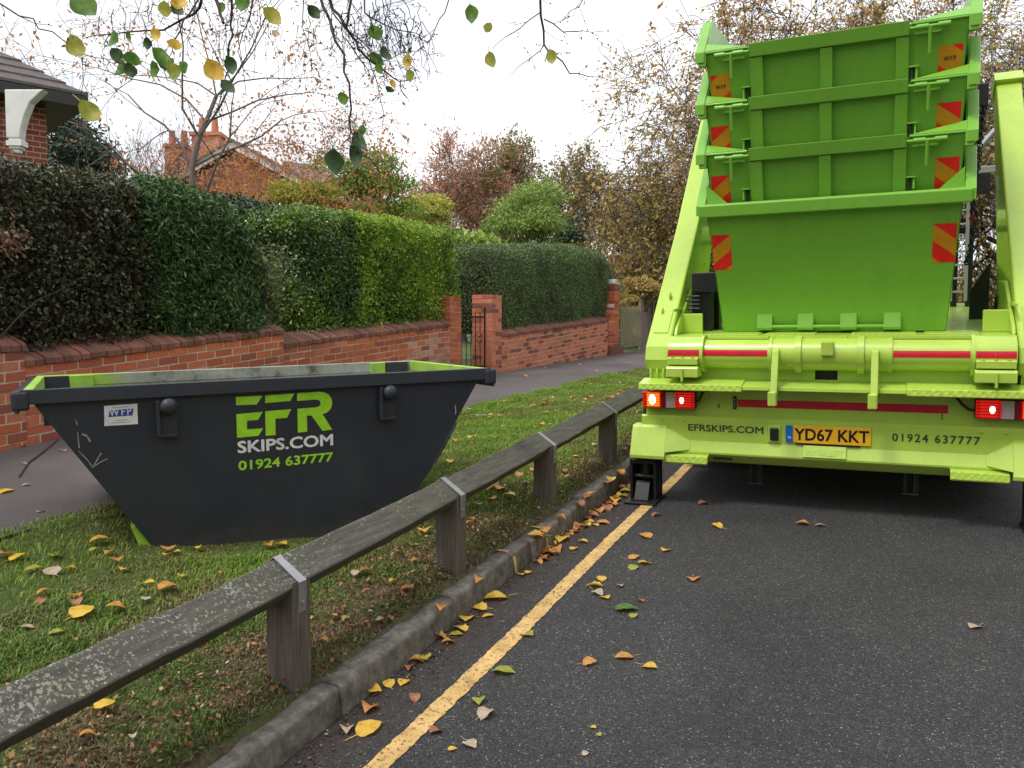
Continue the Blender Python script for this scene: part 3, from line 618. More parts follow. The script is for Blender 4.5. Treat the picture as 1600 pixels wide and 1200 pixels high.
for k,Y in enumerate(PY[1:],1):
    z=zr(Y); mb=MB(); lean=random.uniform(-.006,.006)
    # notched top
    mb.prism([(-2.01,z-.1),(-2.01+lean,z+.545),(-2.035,z+.53),(-2.05,z+.487),(-2.118,z+.468),(-2.135,z+.48),(-2.145,z-.1)],Y-.055,Y+.05,1)
    put(mb,'post',mp_,kr,bevel=.006,att=False)
    s0=Y-.026;s1=Y+.018; t=.004; mb=MB()
    pts=[(-2.232,z+.40),(-2.219,z+.546),(-2.122,z+.621),(-2.000,z+.538),(-2.0055,z+.42),(-2.0095,z+.42),(-2.006,z+.535),(-2.122,z+.6165),(-2.215,z+.544),(-2.228,z+.40)]
    mb.prism(pts,s0,s1,1); st=put(mb,'strap',m_steel,kr,att=False)
    mb=MB(); mb.tube([(-2.008,Y-.004,z+.455),(-1.995,Y-.004,z+.455)],.009,6,sm=False); q=put(mb,'bolt',m_steel,kr,att=False)
# ------------------------------------------------------------------ lettering helper
def lettering(name,body,bl,br,hgt,plane,mat,parent,bold=0.0,ext=.0012,shear=0,sp=1.0,up=None):
    """text between two points bl and br (parent space, baseline), cap height hgt, lying on the surface whose up vector is 'plane'"""
    cu=bpy.data.curves.new(name,'FONT'); cu.body=body; cu.size=1; cu.shear=shear; cu.space_character=sp; cu.resolution_u=3
    t=bpy.data.objects.new('tmp',cu); COL.objects.link(t); bpy.context.view_layer.update()
    me=bpy.data.meshes.new_from_object(t.evaluated_get(bpy.context.evaluated_depsgraph_get())); bpy.data.objects.remove(t); bpy.data.curves.remove(cu)
    co=np.array([v.co[:] for v in me.vertices]); fa=[list(p.vertices) for p in me.polygons]; bpy.data.meshes.remove(me)
    offs=[(0,0)]
    if bold: offs=[(bold*math.cos(2*math.pi*k/8),bold*math.sin(2*math.pi*k/8)) for k in range(8)]+[(0,0)]
    x0,x1=co[:,0].min()-bold,co[:,0].max()+bold; y0,y1=-bold,co[:,1].max()+bold
    bl=np.array(bl,float); br=np.array(br,float); ux=br-bl; up=np.array(plane,float); up/=np.linalg.norm(up)
    nn=np.cross(ux/np.linalg.norm(ux),up); nn/=np.linalg.norm(nn); V=[];FF=[]
    for k,(ox,oy) in enumerate(offs):
        P=bl+np.outer((co[:,0]+ox-x0)/(x1-x0),ux)+np.outer((co[:,1]+oy-y0)/(y1-y0)*hgt,up)+nn*(ext+k*.00012)
        FF+=[[i+len(V) for i in f] for f in fa]; V+=[tuple(p) for p in P]
    # each word its own mesh
    lo=sorted((min(co[i,0] for i in f),max(co[i,0] for i in f)) for f in fa); gaps=[]; mxr=lo[0][1]
    for a,c in lo[1:]:
        if a>mxr: gaps.append((a-mxr,(a+mxr)/2))
        mxr=max(mxr,c)
    cuts=sorted(g[1] for g in sorted(gaps,reverse=True)[:body.count(' ')]) if ' ' in body else []
    wi=lambda f: sum(co[f[0]%len(co),0]>c for c in cuts)
    for wd_ in range(len(cuts)+1):
        F_=[f for f in FF if wi(f)==wd_]; used=sorted({i for f in F_ for i in f}); mp={u:k for k,u in enumerate(used)}
        me=bpy.data.meshes.new(name); me.from_pydata([V[u] for u in used],[],[[mp[i] for i in f] for f in F_])
        me.materials.append(mat); me.update(); o=bpy.data.objects.new(name,me); COL.objects.link(o); o.parent=parent
    return o
# ------------------------------------------------------------------ the dark skip on the verge
def rot(yaw,pitch,roll):
    cz,sz=math.cos(yaw),math.sin(yaw);Rz=np.array([[cz,-sz,0],[sz,cz,0],[0,0,1]])
    c,s=math.cos(pitch),math.sin(pitch);Rx=np.array([[1,0,0],[0,c,-s],[0,s,c]])
    c,s=math.cos(roll),math.sin(roll);Ry=np.array([[c,0,s],[0,1,0],[-s,0,c]])
    return Rz@Rx@Ry
SO=np.array([-3.391,3.102,.560]); SR=rot(.903,.014,-.028)
ov,bl_,SH,SW,fl=.585,1.225,.877,1.24,.077; LIP=.085
dk=empty('skip',tuple(SO),SR); tag(dk,'charcoal painted open skip with lime lettering standing on the grass verge','skip')
def W(v): return SO+SR@np.array(v,float)
def toS(x,y,off=0.0):
    """pixel -> point of the near long side, in skip space"""
    d=SR.T@ray(x,y); c=SR.T@(CC-SO); n=np.array([0,1,fl/SH]); n/=np.linalg.norm(n)
    t=-(n@c)/(n@d); return c+d*t-n*off
T=.006; e=fl*(SH-LIP)/SH; zl=SH-LIP; oo=ov*zl/SH
# near side plate, far side plate (a little flared), end plates, floor
mb=MB()
b0=-.02
mb.add([(-.012,0,-.03),(bl_+.02,0,-.055),(bl_+oo+.02,-e-.003,zl+.03),(-oo-.02,-e-.003,zl+.03), (-.012,T,-.03),(bl_+.02,T,-.055),(bl_+oo-T+.02,-e+T,zl+.03),(-oo+T-.02,-e+T,zl+.03)],[(0,1,2,3),(7,6,5,4),(0,4,5,1),(1,5,6,2),(2,6,7,3),(3,7,4,0)])
WB=SW-2*fl
s1=mb.build('near_side',m_charcoal,dk)
m_inner=paint('worn_skip_inside',(.40,.43,.37),.7,(.10,.08,.06),.9,3)
def m_liminner():
    m,nt,b=newmat('lime_and_worn_inside'); co=objco(nt); n=noise(nt,5,6,.7,co); sx=nt.nodes.new('ShaderNodeSeparateXYZ'); nt.links.new(co,sx.inputs[0])
    r=ramp(nt,[(.35,(.10,.09,.07)),(.46,(.30,.32,.26)),(.62,(.45,.47,.43)),(.75,(.16,.14,.11))]); nt.links.new(n.outputs[0],r.inputs[0]); nn_=nt.nodes.new('ShaderNodeMath'); nn_.operation='MULTIPLY_ADD'; nn_.inputs[1].default_value=.9; nt.links.new(n.outputs[0],nn_.inputs[0]); nt.links.new(sx.outputs[0],nn_.inputs[2]); lr=ramp(nt,[(.14,(1,1,1)),(.42,(0,0,0))]); nt.links.new(nn_.outputs[0],lr.inputs[0]); nt.links.new(mixc(nt,lr.outputs[0],r.outputs[0],(.34,.58,.06)),b.inputs['Base Color']); b.inputs['Roughness'].default_value=.7; return m
m_li=m_liminner(); m_limeS=paint('lime_skip_paint',(.34,.60,.06),.45,(.20,.22,.15),.8,9)
mb=MB(); mb.add([(0,WB+.0,0),(bl_,WB,-.02),(bl_+oo,SW-fl-.0,zl+.03),(-oo,SW-fl,zl+.03),(0,WB-T,0),(bl_,WB-T,-.02),(bl_+oo-T,SW-fl-T,zl+.03),(-oo+T,SW-fl-T,zl+.03)],[(0,1,2,3),(7,6,5,4),(0,4,5,1),(1,5,6,2),(2,6,7,3),(3,7,4,0)])
mb.build('far_side',m_li,dk)
mb=MB(); mb.add([(0,T,0),(0,WB-T,0),(-oo+T*.5,SW-fl-T,zl),(-oo+T*.5,-e+T,zl),(T,T,0),(T,WB-T,0),(-oo+T*2,SW-fl-T,zl),(-oo+T*2,-e+T,zl)],[(0,1,2,3),(7,6,5,4),(0,4,5,1),(1,5,6,2),(2,6,7,3),(3,7,4,0)])
mb.build('end_plate',m_charcoal,dk)
mb=MB(); mb.add([(bl_,T,-.02),(bl_,WB-T,-.02),(bl_+oo-T*.5,SW-fl-T,zl),(bl_+oo-T*.5,-e+T,zl),(bl_-T,T,-.02),(bl_-T,WB-T,-.02),(bl_+oo-T*2,SW-fl-T,zl),(bl_+oo-T*2,-e+T,zl)],[(0,1,2,3),(7,6,5,4),(0,4,5,1),(1,5,6,2),(2,6,7,3),(3,7,4,0)])
mb.build('end_plate',m_li,dk)
mb=MB(); mb.add([(0,0,.0),(bl_,0,-.02),(bl_,WB,-.02),(0,WB,0),(0,0,.01),(bl_,0,-.01),(bl_,WB,-.01),(0,WB,.01)],[(0,1,2,3),(7,6,5,4),(0,4,5,1),(1,5,6,2),(2,6,7,3),(3,7,4,0)]); mb.build('floor',m_inner,dk)
# rim: outer box section all round, inner lime painted top flange
xl,xr=-ov-.045,bl_+ov+.06; yn,yf=-fl-.03,SW-fl+.03
def frame(x0,x1,y0,y1,z0,z1,wd,mat,name,bev=.004,mi=None):
    for nm,bx in (('near',(x0,x1,y0,y0+wd)),('far',(x0,x1,y1-wd,y1)),('l',(x0,x0+wd,y0+wd,y1-wd)),('r',(x1-wd,x1,y0+wd,y1-wd))):
        m=mat[nm] if isinstance(mat,dict) else mat
        b=MB(); b.box(bx[0],bx[1],bx[2],bx[3],z0,z1); b.build(name,m,dk,bevel=bev)
frame(xl+.05,xr-.05,yn+.006,yf,zl+.016,SH,.042,{'near':m_charcoal,'far':m_li,'l':m_limeS,'r':m_limeS},'rim')
# sloping end lips
for s,x in ((-1,xl+.05),(1,xr-.05)):
    b=MB(); b.prism([(x,SH+.001),(x+s*.05,SH-.02),(x+s*.035,SH-.11),(x+s*.02,SH-.11),(x+s*.028,SH-.035),(x,SH-.018)],yn+.002,yf-.002,1,0); b.build('end_lip',m_charcoal,dk,bevel=.002)
# corner caps (dark, battered)
for sx_,x in ((-1,xl),(1,xr)):
    b=MB(); b.box(min(x,x-sx_*.075),max(x,x-sx_*.075),yn-.002,yn+.04,SH-.098,SH-.004); b.build('corner_cap',m_charcoal,dk,bevel=.014)
# inner lime patches by the ends on the far wall, charcoal boxes standing in for the corner shadow
for a,b_,mm in ((-ov+.18,-ov+.31,m_limeS),(bl_+ov-.33,bl_+ov-.22,m_limeS),(bl_+ov-.215,bl_+ov-.05,m_charcoal),(-ov+.03,-ov+.175,m_charcoal)):
    b=MB(); yy=SW-fl-.012; b.box(a,b_,yy-.018,yy,SH-.30,SH-.004); b.build('lime_or_shadow_patch',mm,dk,bevel=.003)
# lifting lugs
for (px,py) in ((264,640),(607,618)):
    c=toS(px,py); b=MB(); b.box(c[0]-.05,c[0]+.035,c[1]-.012,c[1]+.004,c[2]-.125,c[2]+.075); lg_=b.build('lifting_lug',m_charcoal,dk,bevel=.003)
    b=MB(); b.box(c[0]-.062,c[0]-.045,c[1]-.04,c[1]+.0,c[2]-.13,c[2]+.05); b.box(c[0]-.05,c[0]+.03,c[1]-.03,c[1],c[2]-.135,c[2]-.12); b.build('lug_plate',m_charcoal,lg_,bevel=.002)
    b=MB(); b.tube([(c[0]-.004,c[1],c[2]+.02),(c[0]-.004,c[1]-.05,c[2]+.02)],.034,12); b.sphere((c[0]-.004,c[1]-.05,c[2]+.02),.042,nu=14,nv=9,sc3=(1,.8,1)); b.build('lug_pin',m_charcoal,lg_)
# hook brackets at the foot of the left end (lime)
for yy in (.06,.34,.70,.98):
    b=MB(); b.prism([(0,0),(-.10,.0),(-.15,.145),(-.12,.165)],yy-.05,yy+.05,1); 
    bb=b.build('hook_bracket',m_limeS,dk,bevel=.004)
b=MB(); b.tube([(-.07,.0,.035),(-.07,1.04,.035)],.014,8); b.build('hook_bar',m_limeS,dk)
# chipped primer patch along the right end
pp=[(711,660),(722,662),(716,672),(705,690),(698,712),(690,716),(672,742),(664,745),(660,752),(655,742),(667,728),(673,708),(686,693),(691,678),(692,662)]
b=MB(); P3=[toS(x,y,.0012) for x,y in [(708,661),(715,660),(690,710),(660,752),(655,744),(667,729),(671,712),(686,694),(689,680),(692,662)]]; b.add(P3,[list(range(len(P3)))]); b.build('scuffed_patch',m_rough('scuffed_primer',[(.35,(.03,.033,.038)),(.5,(.08,.085,.085)),(.65,(.15,.16,.15)),(.8,(.05,.05,.055))],22,.8,.2,.002),dk)
for pts,wd in (([(118,655),(121,664)],2),([(121,675),(124,700)],2.2),([(128,678),(136,681),(141,690)],4),([(122,704),(136,718),(146,731)],1.6),([(145,731),(153,716),(158,708)],1.8),([(146,729),(160,720),(168,717)],1.5),([(711,632),(712,645),(709,655)],2),([(642,727),(645,735),(643,742)],1.2),([(196,768),(208,769)],1.2)):
    b=MB()
    for (x0_,y0_),(x1_,y1_) in zip(pts[:-1],pts[1:]):
        dx,dy=x1_-x0_,y1_-y0_; l=math.hypot(dx,dy); nx,ny=-dy/l*wd*.5,dx/l*wd*.5
        q=[(x0_+nx*.5,y0_+ny*.5),(x0_-nx*.5,y0_-ny*.5),(x1_-nx,y1_-ny),(x1_+nx,y1_+ny)]; b.add([toS(x,y,.0014) for x,y in q],[(0,1,2,3)])
    b.build('scratch',m_greyin,dk)
# logo
cx=lambda x,y:(340+x/3.529,540+y/3.529)
logo=[[(100,283),(248,276),(215,325),(102,328)],
 [(103,378),(248,365),(222,410),(162,414),(162,462),(252,455),(225,497),(107,508)],
 [(262,275),(424,263),(400,305),(262,317)],
 [(262,362),(405,350),(383,398),(318,403),(320,493),(265,497)],
 [(438,262),(560,254),(590,258),(612,270),(627,290),(632,315),(628,338),(617,357),(600,370),(578,378),(632,463),(578,470),(517,385),(492,386),(494,474),(442,480),(440,348),(540,340),(556,336),(566,326),(568,315),(563,304),(550,298),(530,298),(438,305)]]
for pl,ch in zip(logo,('logo_letter',)*5):
    b=MB(); b.add([toS(*cx(*p),.0013) for p in pl],[list(range(len(pl)))]); o=b.build('logo',m_logo,dk)
up=toS(400,600)-toS(400,640); up/=np.linalg.norm(up)
upv=lambda a,bq:(toS(*cx(*a))-toS(*cx(*bq)))
def lt(body,A,B,top,mat,bold):
    a=toS(*cx(*A)); b_=toS(*cx(*B)); h=np.linalg.norm(toS(*cx(*top))-a); 
    return lettering('lettering',body,a,b_,h,(0,-fl/SH,1),mat,dk,bold,.0013)
lt('SKIPS.COM',(110,594),(637,549),(108,527),m_white,.028)
lt('01924 637777',(115,689),(637,637),(113,636),m_logo,.026)
# small maker's sticker
b=MB(); st=[(650,377),(858,362),(862,490),(652,503)]; sp_=lambda x,y,o=.0012: toS(x/4,540+y/4,o)
b.add([sp_(*p) for p in st],[(0,1,2,3)]); sk=b.build('sticker',m_white,dk)
b=MB(); b.add([sp_(x,y,.0016) for x,y in [(684,404),(834,393),(828,436),(678,447)]],[(0,1,2,3)]); b.build('sticker_band',m_blueink,sk)
o=lettering('sticker_lettering','WFP',sp_(684,441,.0016),sp_(822,431,.0016),.036*1.0,(0,-fl/SH,1),m_white,sk,.012,.0008,sp=1.35)
for k,(yy,x0_,x1_) in enumerate([(387,700,800),(468,715,800),(482,700,815)]):
    b=MB(); b.add([sp_(x0_,yy,.0016),sp_(x1_,yy-7,.0016),sp_(x1_,yy-3,.0016),sp_(x0_,yy+4,.0016)],[(0,1,2,3)]); b.build('small_print',m_greyin,sk)
# ------------------------------------------------------------------ the skip loader truck (x right, y forward, z up from the road)
PT=math.atan(G); TR=rot(0,PT,0); TO=np.array([-.375,5.830,.4926]); 
tk=empty('skip_lorry',tuple(TO),TR); tag(tk,'lime green skip loader lorry seen from the rear carrying four stacked green skips','lorry')
def toT(x,y,yp=0.0):
    d=TR.T@ray(x,y); c=TR.T@(CC-TO); t=(yp-c[1])/d[1]; return c+d*t
def P_(name,mb,mat,parent=None,bev=.004,segs=2): return mb.build(name,mat,parent or tk,bevel=bev,segs=segs)
def cheq(name,col):
    m=paint(name,col,.3,(.25,.33,.06),.15,3,.3); nt=m.node_tree; b=nt.nodes['Principled BSDF']; co=objco(nt)
    mp=nt.nodes.new('ShaderNodeMapping'); mp.inputs['Scale'].default_value=(34,34,34); mp.inputs['Rotation'].default_value=(0,.78,.78); nt.links.new(co,mp.inputs[0])
    v=nt.nodes.new('ShaderNodeTexVoronoi'); v.inputs['Scale'].default_value=1; v.inputs['Randomness'].default_value=.1; nt.links.new(mp.outputs[0],v.inputs['Vector']); bump(nt,b,v.outputs['Distance'],.8,.006); return m
m_cheq=cheq('chequer_plate_paint',LIME)
# rear bumper
b=MB(); b.prism([(.06,.62),(.012,.634),(0,.625),(0,.462),(-.03,.388),(-.028,.376),(.05,.306),(.09,.306),(.09,.62)],-1.255,1.255,0); bumper=P_('bumper',b,m_lime,bev=.004)
b=MB(); b.prism([(.055,.60),(.055,.86),(.08,.86),(.08,.60)],-1.235,1.235,0); P_('rear_panel',b,m_lime)
# ledge above the lights, with chequer plate ends
b=MB(); b.prism([(-.15,.872),(-.153,.846),(-.10,.838),(.06,.838),(.06,.893),(0,.890)],-1.205,1.205,0); P_('ledge',b,m_lime,bev=.003)
for a,c in ((-1.228,-.53),(.452,1.235)):
    b=MB(); b.prism([(-.162,.878),(-.166,.838),(-.158,.832),(-.154,.8735),(-.01,.8925),(-.01,.899)],a,c,0); P_('step_plate',b,m_cheq,bev=.003)
# upright plate behind the tube with its dark opening
b=MB(); z0,z1=.893,1.19; b.box(-1.04,-.092,.03,.06,z0,z1); b.box(.046,1.04,.03,.06,z0,z1); b.box(-.092,.046,.03,.06,.965,z1); b.box(-.092,.046,.03,.06,z0-.003,.900); P_('tube_backing',b,m_lime,bev=0)
b=MB(); b.box(-.1,.055,.07,.09,.88,.98); P_('opening',b,m_black,bev=0)
# deck with tread plates
b=MB(); b.box(-1.04,1.04,.06,4.4,1.165,1.19); deck=P_('deck',b,m_lime,bev=.003)
for x0,x1,y0,y1 in ((-.82,-.46,.1,.34),(-.42,-.1,.12,.3),(.12,.5,.1,.31),(.55,.85,.12,.4)):
    b=MB(); b.box(x0,x1,y0,y1,1.19,1.197); P_('deck_plate',b,m_cheq,deck,.002)
for x0,x1 in ((-.78,-.38),(-.2,.1),(.3,.8)):
    b=MB(); b.box(x0,x1,-.01,.05,1.172,1.192); P_('deck_trim',b,m_lime,bev=.002)
# cross tube
YC=0.0; ZC=1.072
def ring(x0,x1,r,mat,name,sides=40,y=YC,z=ZC,bev=.004):
    b=MB(); b.tube([(x0,y,z),(x1,y,z)],r,sides); return P_(name,b,mat,bev=bev)
ring(-.80,.80,.097,m_lime,'cross_tube',bev=0)
ring(-.352,.352,.105,m_lime,'centre_sleeve')
for a in (-.208,.166): ring(a,a+.040,.122,m_lime,'clamp_ring')
for a in (-.372,.344): ring(a,a+.022,.112,m_lime,'clamp_ring')
for a,c in ((-1.035,-.815),(.815,1.03)): ring(a,c,.120,m_lime,'end_housing')
for a in (-.815,.795): ring(a,a+.02,.128,m_lime,'flange')
b=MB(); b.box(-.045,.028,-.135,-.06,1.075,1.165); P_('tube_box',b,m_lime,bev=.006)
# red tape curved over the tube
def tape(x0,x1,r,z0,z1,name='red_tape',parent=None):
    a0=math.asin((z0-ZC)/r); a1=math.asin((z1-ZC)/r); b=MB(); vs=[]
    for k in range(7):
        a=a0+(a1-a0)*k/6; vs+=[(x0,YC-r*math.cos(a),ZC+r*math.sin(a)),(x1,YC-r*math.cos(a),ZC+r*math.sin(a))]
    b.add(vs,[(2*k,2*k+1,2*k+3,2*k+2) for k in range(6)],0,True); return b.build(name,m_red,tk)
tape(-.80,-.378,.0985,1.066,1.106); tape(.372,.79,.0985,1.066,1.106)
tape(-1.03,-.818,.1215,1.066,1.108); tape(.818,1.025,.1215,1.066,1.108)
for x in (-.922,.918):
    b=MB(); b.tube([(x,-.118,1.088),(x,-.124,1.088)],.005,8); P_('rivet',b,m_steel,bev=0)
# bearing clamp blocks under each housing
for x0 in (-1.028,.818):
    b=MB(); b.box(x0,x0+.205,-.155,-.03,1.008,1.052); b.prism([(-.165,.925),(-.165,.985),(-.15,1.0),(-.03,1.0),(-.03,.925)],x0-.006,x0+.211,0); cb=P_('clamp_block',b,m_lime,bev=.004)
    b=MB(); b.prism([(-.155,1.050),(-.125,1.0575),(-.02,1.0575),(-.02,1.04),(-.155,1.04)],x0-.002,x0+.207,0); P_('clamp_cap',b,m_lime,cb,.003)
    for k in range(3):
        b=MB(); b.tube([(x0+.035+.067*k,-.142,1.05),(x0+.035+.067*k,-.142,1.063)],.012,6,sm=False); P_('bolt',b,m_lime,cb,.002)
    b=MB(); b.tube([(x0+.105,-.172,.985),(x0+.105,-.172,.90)],.009,8); P_('grease_pin',b,m_lime,cb,0)
    b=MB(); b.box(x0+.0,x0+.2,-.02,.05,.93,1.02); P_('bracket',b,m_lime,cb,0)
# two hanging hooks
for x in (-.322,.27):
    b=MB(); b.prism([(-.105,1.125),(-.135,1.10),(-.205,.89),(-.232,.80),(-.232,.765),(-.19,.755),(-.178,.80),(-.155,.90),(-.075,1.05)],x-.021,x+.021,0); hk=P_('hook',b,m_lime,bev=.005)
    b=MB(); b.box(x-.035,x+.018,-.236,-.186,.757,.85); P_('hook_tip',b,m_lime,hk,.008,3)
# red strip, tiny marker, plate, lamp box
k_=1.0
b=MB(); b.prism([(.0535,.700),(.0535,.753),(.055,.753),(.055,.700)],-.592,.690,0); P_('red_strip',b,m_red,bev=0)
b=MB(); b.box(-.622,-.598,.04,.056,.685,.775); mk=P_('marker_lamp',b,m_black,bev=.006)
for k in range(4):
    b=MB(); b.box(-.615,-.605,.036,.041,.700+.017*k,.709+.017*k); P_('lamp_cell',b,m_greyin,mk,0)
b=MB(); b.box(-.722,-.716,.05,.056,.69,.715); b.box(.655,.660,.05,.056,.66,.70); P_('drain_slot',b,m_black,bev=0)
b=MB(); b.box(-.222,.254,-.012,-.004,.482,.598); pl=P_('number_plate',b,m_plate,bev=.002)
b=MB(); b.box(-.268,-.2225,-.0125,-.004,.482,.597); pb=P_('country_band',b,m_blue,pl,.001)
lettering('plate_lettering','YD67 KKT',(-.212,-.0125,.502),(.243,-.0125,.502),.080,(0,0,1),m_ink,pl,.022,.0008)
lettering('band_lettering','GB',(-.256,-.0127,.510),(-.234,-.0127,.510),.014,(0,0,1),m_white,pb,.03,.0008)
b=MB(); b.box(-.205,.19,-.014,-.001,.472,.481); P_('plate_shadow_strip',b,m_black,pl,0)  # black strip drawn as the shadow under the plate
b=MB(); b.box(-.384,-.30,-.014,0,.474,.594); fr=P_('lamp_frame',b,m_lime,bev=.010,segs=3)
b=MB(); b.box(-.368,-.312,-.032,-.013,.492,.578); P_('plate_lamp',b,m_black,fr,.008,3)
# raised badge box
b=MB(); b.prism([(-.004,.466),(-.035,.392),(-.043,.395),(-.012,.469)],-.156,.108,0); bd=P_('badge_plate',b,m_lime,bev=.002)
un=np.array([0,.0312,.0715]); lettering('badge_lettering','HYVALIFT',(-.14,-.0375,.408),(.092,-.0375,.408),.042,un,m_lime,bd,.02,.0035)
lettering('lettering','EFRSKIPS.COM',(-.921,-.0015,.531),(-.413,-.0015,.531),.047,(0,0,1),m_darktext,tk,.016,.0012)
lettering('lettering','01924 637777',(.377,-.0015,.523),(.865,-.0015,.523),.050,(0,0,1),m_darktext,tk,.014,.0012,sp=1.2)
for x in (-1.11,-.95,.87,1.0):
    b=MB(); b.sphere((x,-.0,.601),.011,nu=8,nv=5); P_('rivet',b,m_lime,bev=0)
# faceted corner boxes
for s,xo,xi,xg in ((-1,-1.315,-1.065,-.905),(1,1.285,1.035,.90)):
    b=MB(); b.prism([(0,.56),(-.03,.545),(-.115,.36),(-.112,.335),(0,.325),(.08,.325),(.08,.56)],min(xo,xi),max(xo,xi),0); cb=P_('corner_box',b,m_lime,bev=.005)
    b=MB(); b.add([(xi,-.03,.545),(xi,-.105,.385),(xi,0,.395),(xi,0,.55),(xg,-.002,.46),(xg,-.03,.40)],[(0,1,5,4),(1,2,5),(0,4,3),(2,3,4,5),(0,3,2,1)]); P_('gusset',b,m_lime,cb,.002)
for a,c in ((-1.078,-.772),(.705,1.022)):
    b=MB(); b.prism([(-.045,.372),(-.085,.366),(-.092,.318),(-.08,.306),(-.072,.352),(.03,.36),(.03,.372)],a,c,0); P_('foot_step',b,m_cheq,bumper,.004)
b=MB(); b.box(-.745,-.62,-.012,.05,.338,.352); P_('slot',b,m_black,bumper,0)
# rear lamp clusters
def lamp(x0,x1,mir):
    b=MB(); b.box(x0-.004,x1+.004,-.012,.05,.682,.81); r=P_('tail_light',b,m_black,bev=.01,segs=3)
    W_=x1-x0
    segs=[(0,.36,m_lensred,'outer_lens'),(.36,.45,m_lensdark,'dark_lens'),(.45,.64,m_lenswhite,'reversing_lens'),(.64,1,m_lensred,'brake_lens')]
    for a,c,m,n in segs:
        xa,xb=x0+W_*a,x0+W_*c
        if mir: xa,xb=x1-W_*c,x1-W_*a
        b=MB(); b.box(xa+.0004,xb-.0004,-.034 if n!='reversing_lens' else -.030,-.010,.69,.802); lp=P_(n,b,m,r,.006,3)
        if m is m_lensred:
            o9=n=='outer_lens'; cxm=(xa+xb)/2+((.012 if not mir else -.012) if o9 else 0)
            b=MB(); b.box(cxm-.045,cxm+.045,-.0362,-.033,.697,.795); lt2=P_('reflector',b,m_litamber if o9 else m_litred2,lp,0)
            b=MB(); b.sphere((cxm-(.006 if o9 else .020)*(1 if not mir else -1),-.036,.747),.024 if o9 else .016,nu=12,nv=8,sc3=(1,.2,1.5)); P_('bulb_glow',b,m_lithot if o9 else m_litpink,lt2,0)
            for k in range(6):
                b=MB(); z=.696+.018*k; b.box(xa+.006,xb-.006,-.0385,-.0335,z,z+.0045); P_('lens_rib',b,m_lensdark,lp,0)
    return r
lamp(-1.238,-.872,False); lamp(.834,1.205,True)
for s in (-1,1):
    b=MB(); x=-.866 if s<0 else .83; b.tube([(x,0,.735),(x-s*.02,-.01,.742),(x-s*.045,.0,.80),(x-s*.08,.03,.822),(x-s*.12,.05,.835)] if s<0 else [(x,0,.735),(x-.03,-.01,.74),(x-.07,.0,.77),(x-.10,.03,.81),(x-.115,.05,.835)],.009,8); P_('lamp_cable',b,m_black,bev=0)
# lifting arms
def arm(s):
    xo,xi=s*1.215,s*1.045; x0,x1=min(xo,xi),max(xo,xi)
    b=MB(); b.prism([(-.012,.955),(-.045,1.03),(-.02,1.12),(.40,1.50),(.95,2.0),(1.94,3.02),(2.10,2.93),(1.62,2.12),(1.38,1.62),(1.30,1.20),(.9,1.06),(.30,.98),(.12,.93)],x0,x1,0); a=P_('lifting_arm',b,m_lime,bev=.014,segs=3)
    b=MB(); b.prism([(1.86,3.0),(1.965,3.075),(2.12,2.96),(2.04,2.87)],x0-.012,x1+.012,0); P_('arm_head',b,m_lime,a,.008)
    b=MB(); xr0,xr1=(x0+.035,x1-.03); 
    for t0,t1 in ((.10,.27),):
        q=lambda t:(-.02+.42*t*2.3,1.12+.38*t*2.3)
        (ya,za),(yb,zb_)=q(t0),q(t1); b.add([(xr0,ya-.006,za+.004),(xr1,ya-.006,za+.004),(xr1,yb-.006,zb_+.004),(xr0,yb-.006,zb_+.004),(xr0,ya+.01,za-.01),(xr1,ya+.01,za-.01),(xr1,yb+.01,zb_-.01),(xr0,yb+.01,zb_-.01)],[(0,1,2,3),(4,7,6,5),(0,4,5,1),(1,5,6,2),(2,6,7,3),(3,7,4,0)])
    P_('cover_plate',b,m_lime,a,.004)
    b=MB(); b.sphere(((x0+x1)/2+.01,.33,1.46),.02,nu=8,nv=6,sc3=(.5,1,1.6)); P_('grease_nipple',b,m_lime,a,0)
    b=MB(); b.sphere(((x0+x1)/2-.02,.22,1.35),.02,nu=8,nv=6,sc3=(.5,1,1.8)); P_('grease_nipple',b,m_lime,a,0)
    # cylinder tucked against the inside, inner ribs at the foot
    xg0,xg1=sorted((s*.88,s*1.043)); b=MB(); b.prism([(.10,1.19),(.14,1.24),(.60,1.50),(.95,1.50),(.95,1.19)],min(s*1.02,s*1.043),max(s*1.02,s*1.043),0); b.box(xg0,xg1,.30,.32,1.19,1.33); P_('arm_gusset',b,m_lime,a,.006)
    b=MB(); xg0,xg1=sorted((s*1.03,s*1.045)); b.box(xg0,xg1,.1,.5,1.355,1.375); P_('rib',b,m_lime,a,0)
    for k in range(3):
        b=MB(); x=x0+.035+.045*k; b.tube([(x,-.01,.965),(x+.003,-.03,.93),(x+.008,.0,.895)],.008,6); P_('hose',b,m_lime,a,0)
    b=MB(); b.prism([(0,.86),(0,.97),(.2,1.16),(.8,1.16),(.8,.86)],x0+.02,x1-.02,0); P_('arm_foot',b,m_lime,a,.004)
    return a
arm(-1); arm(1)
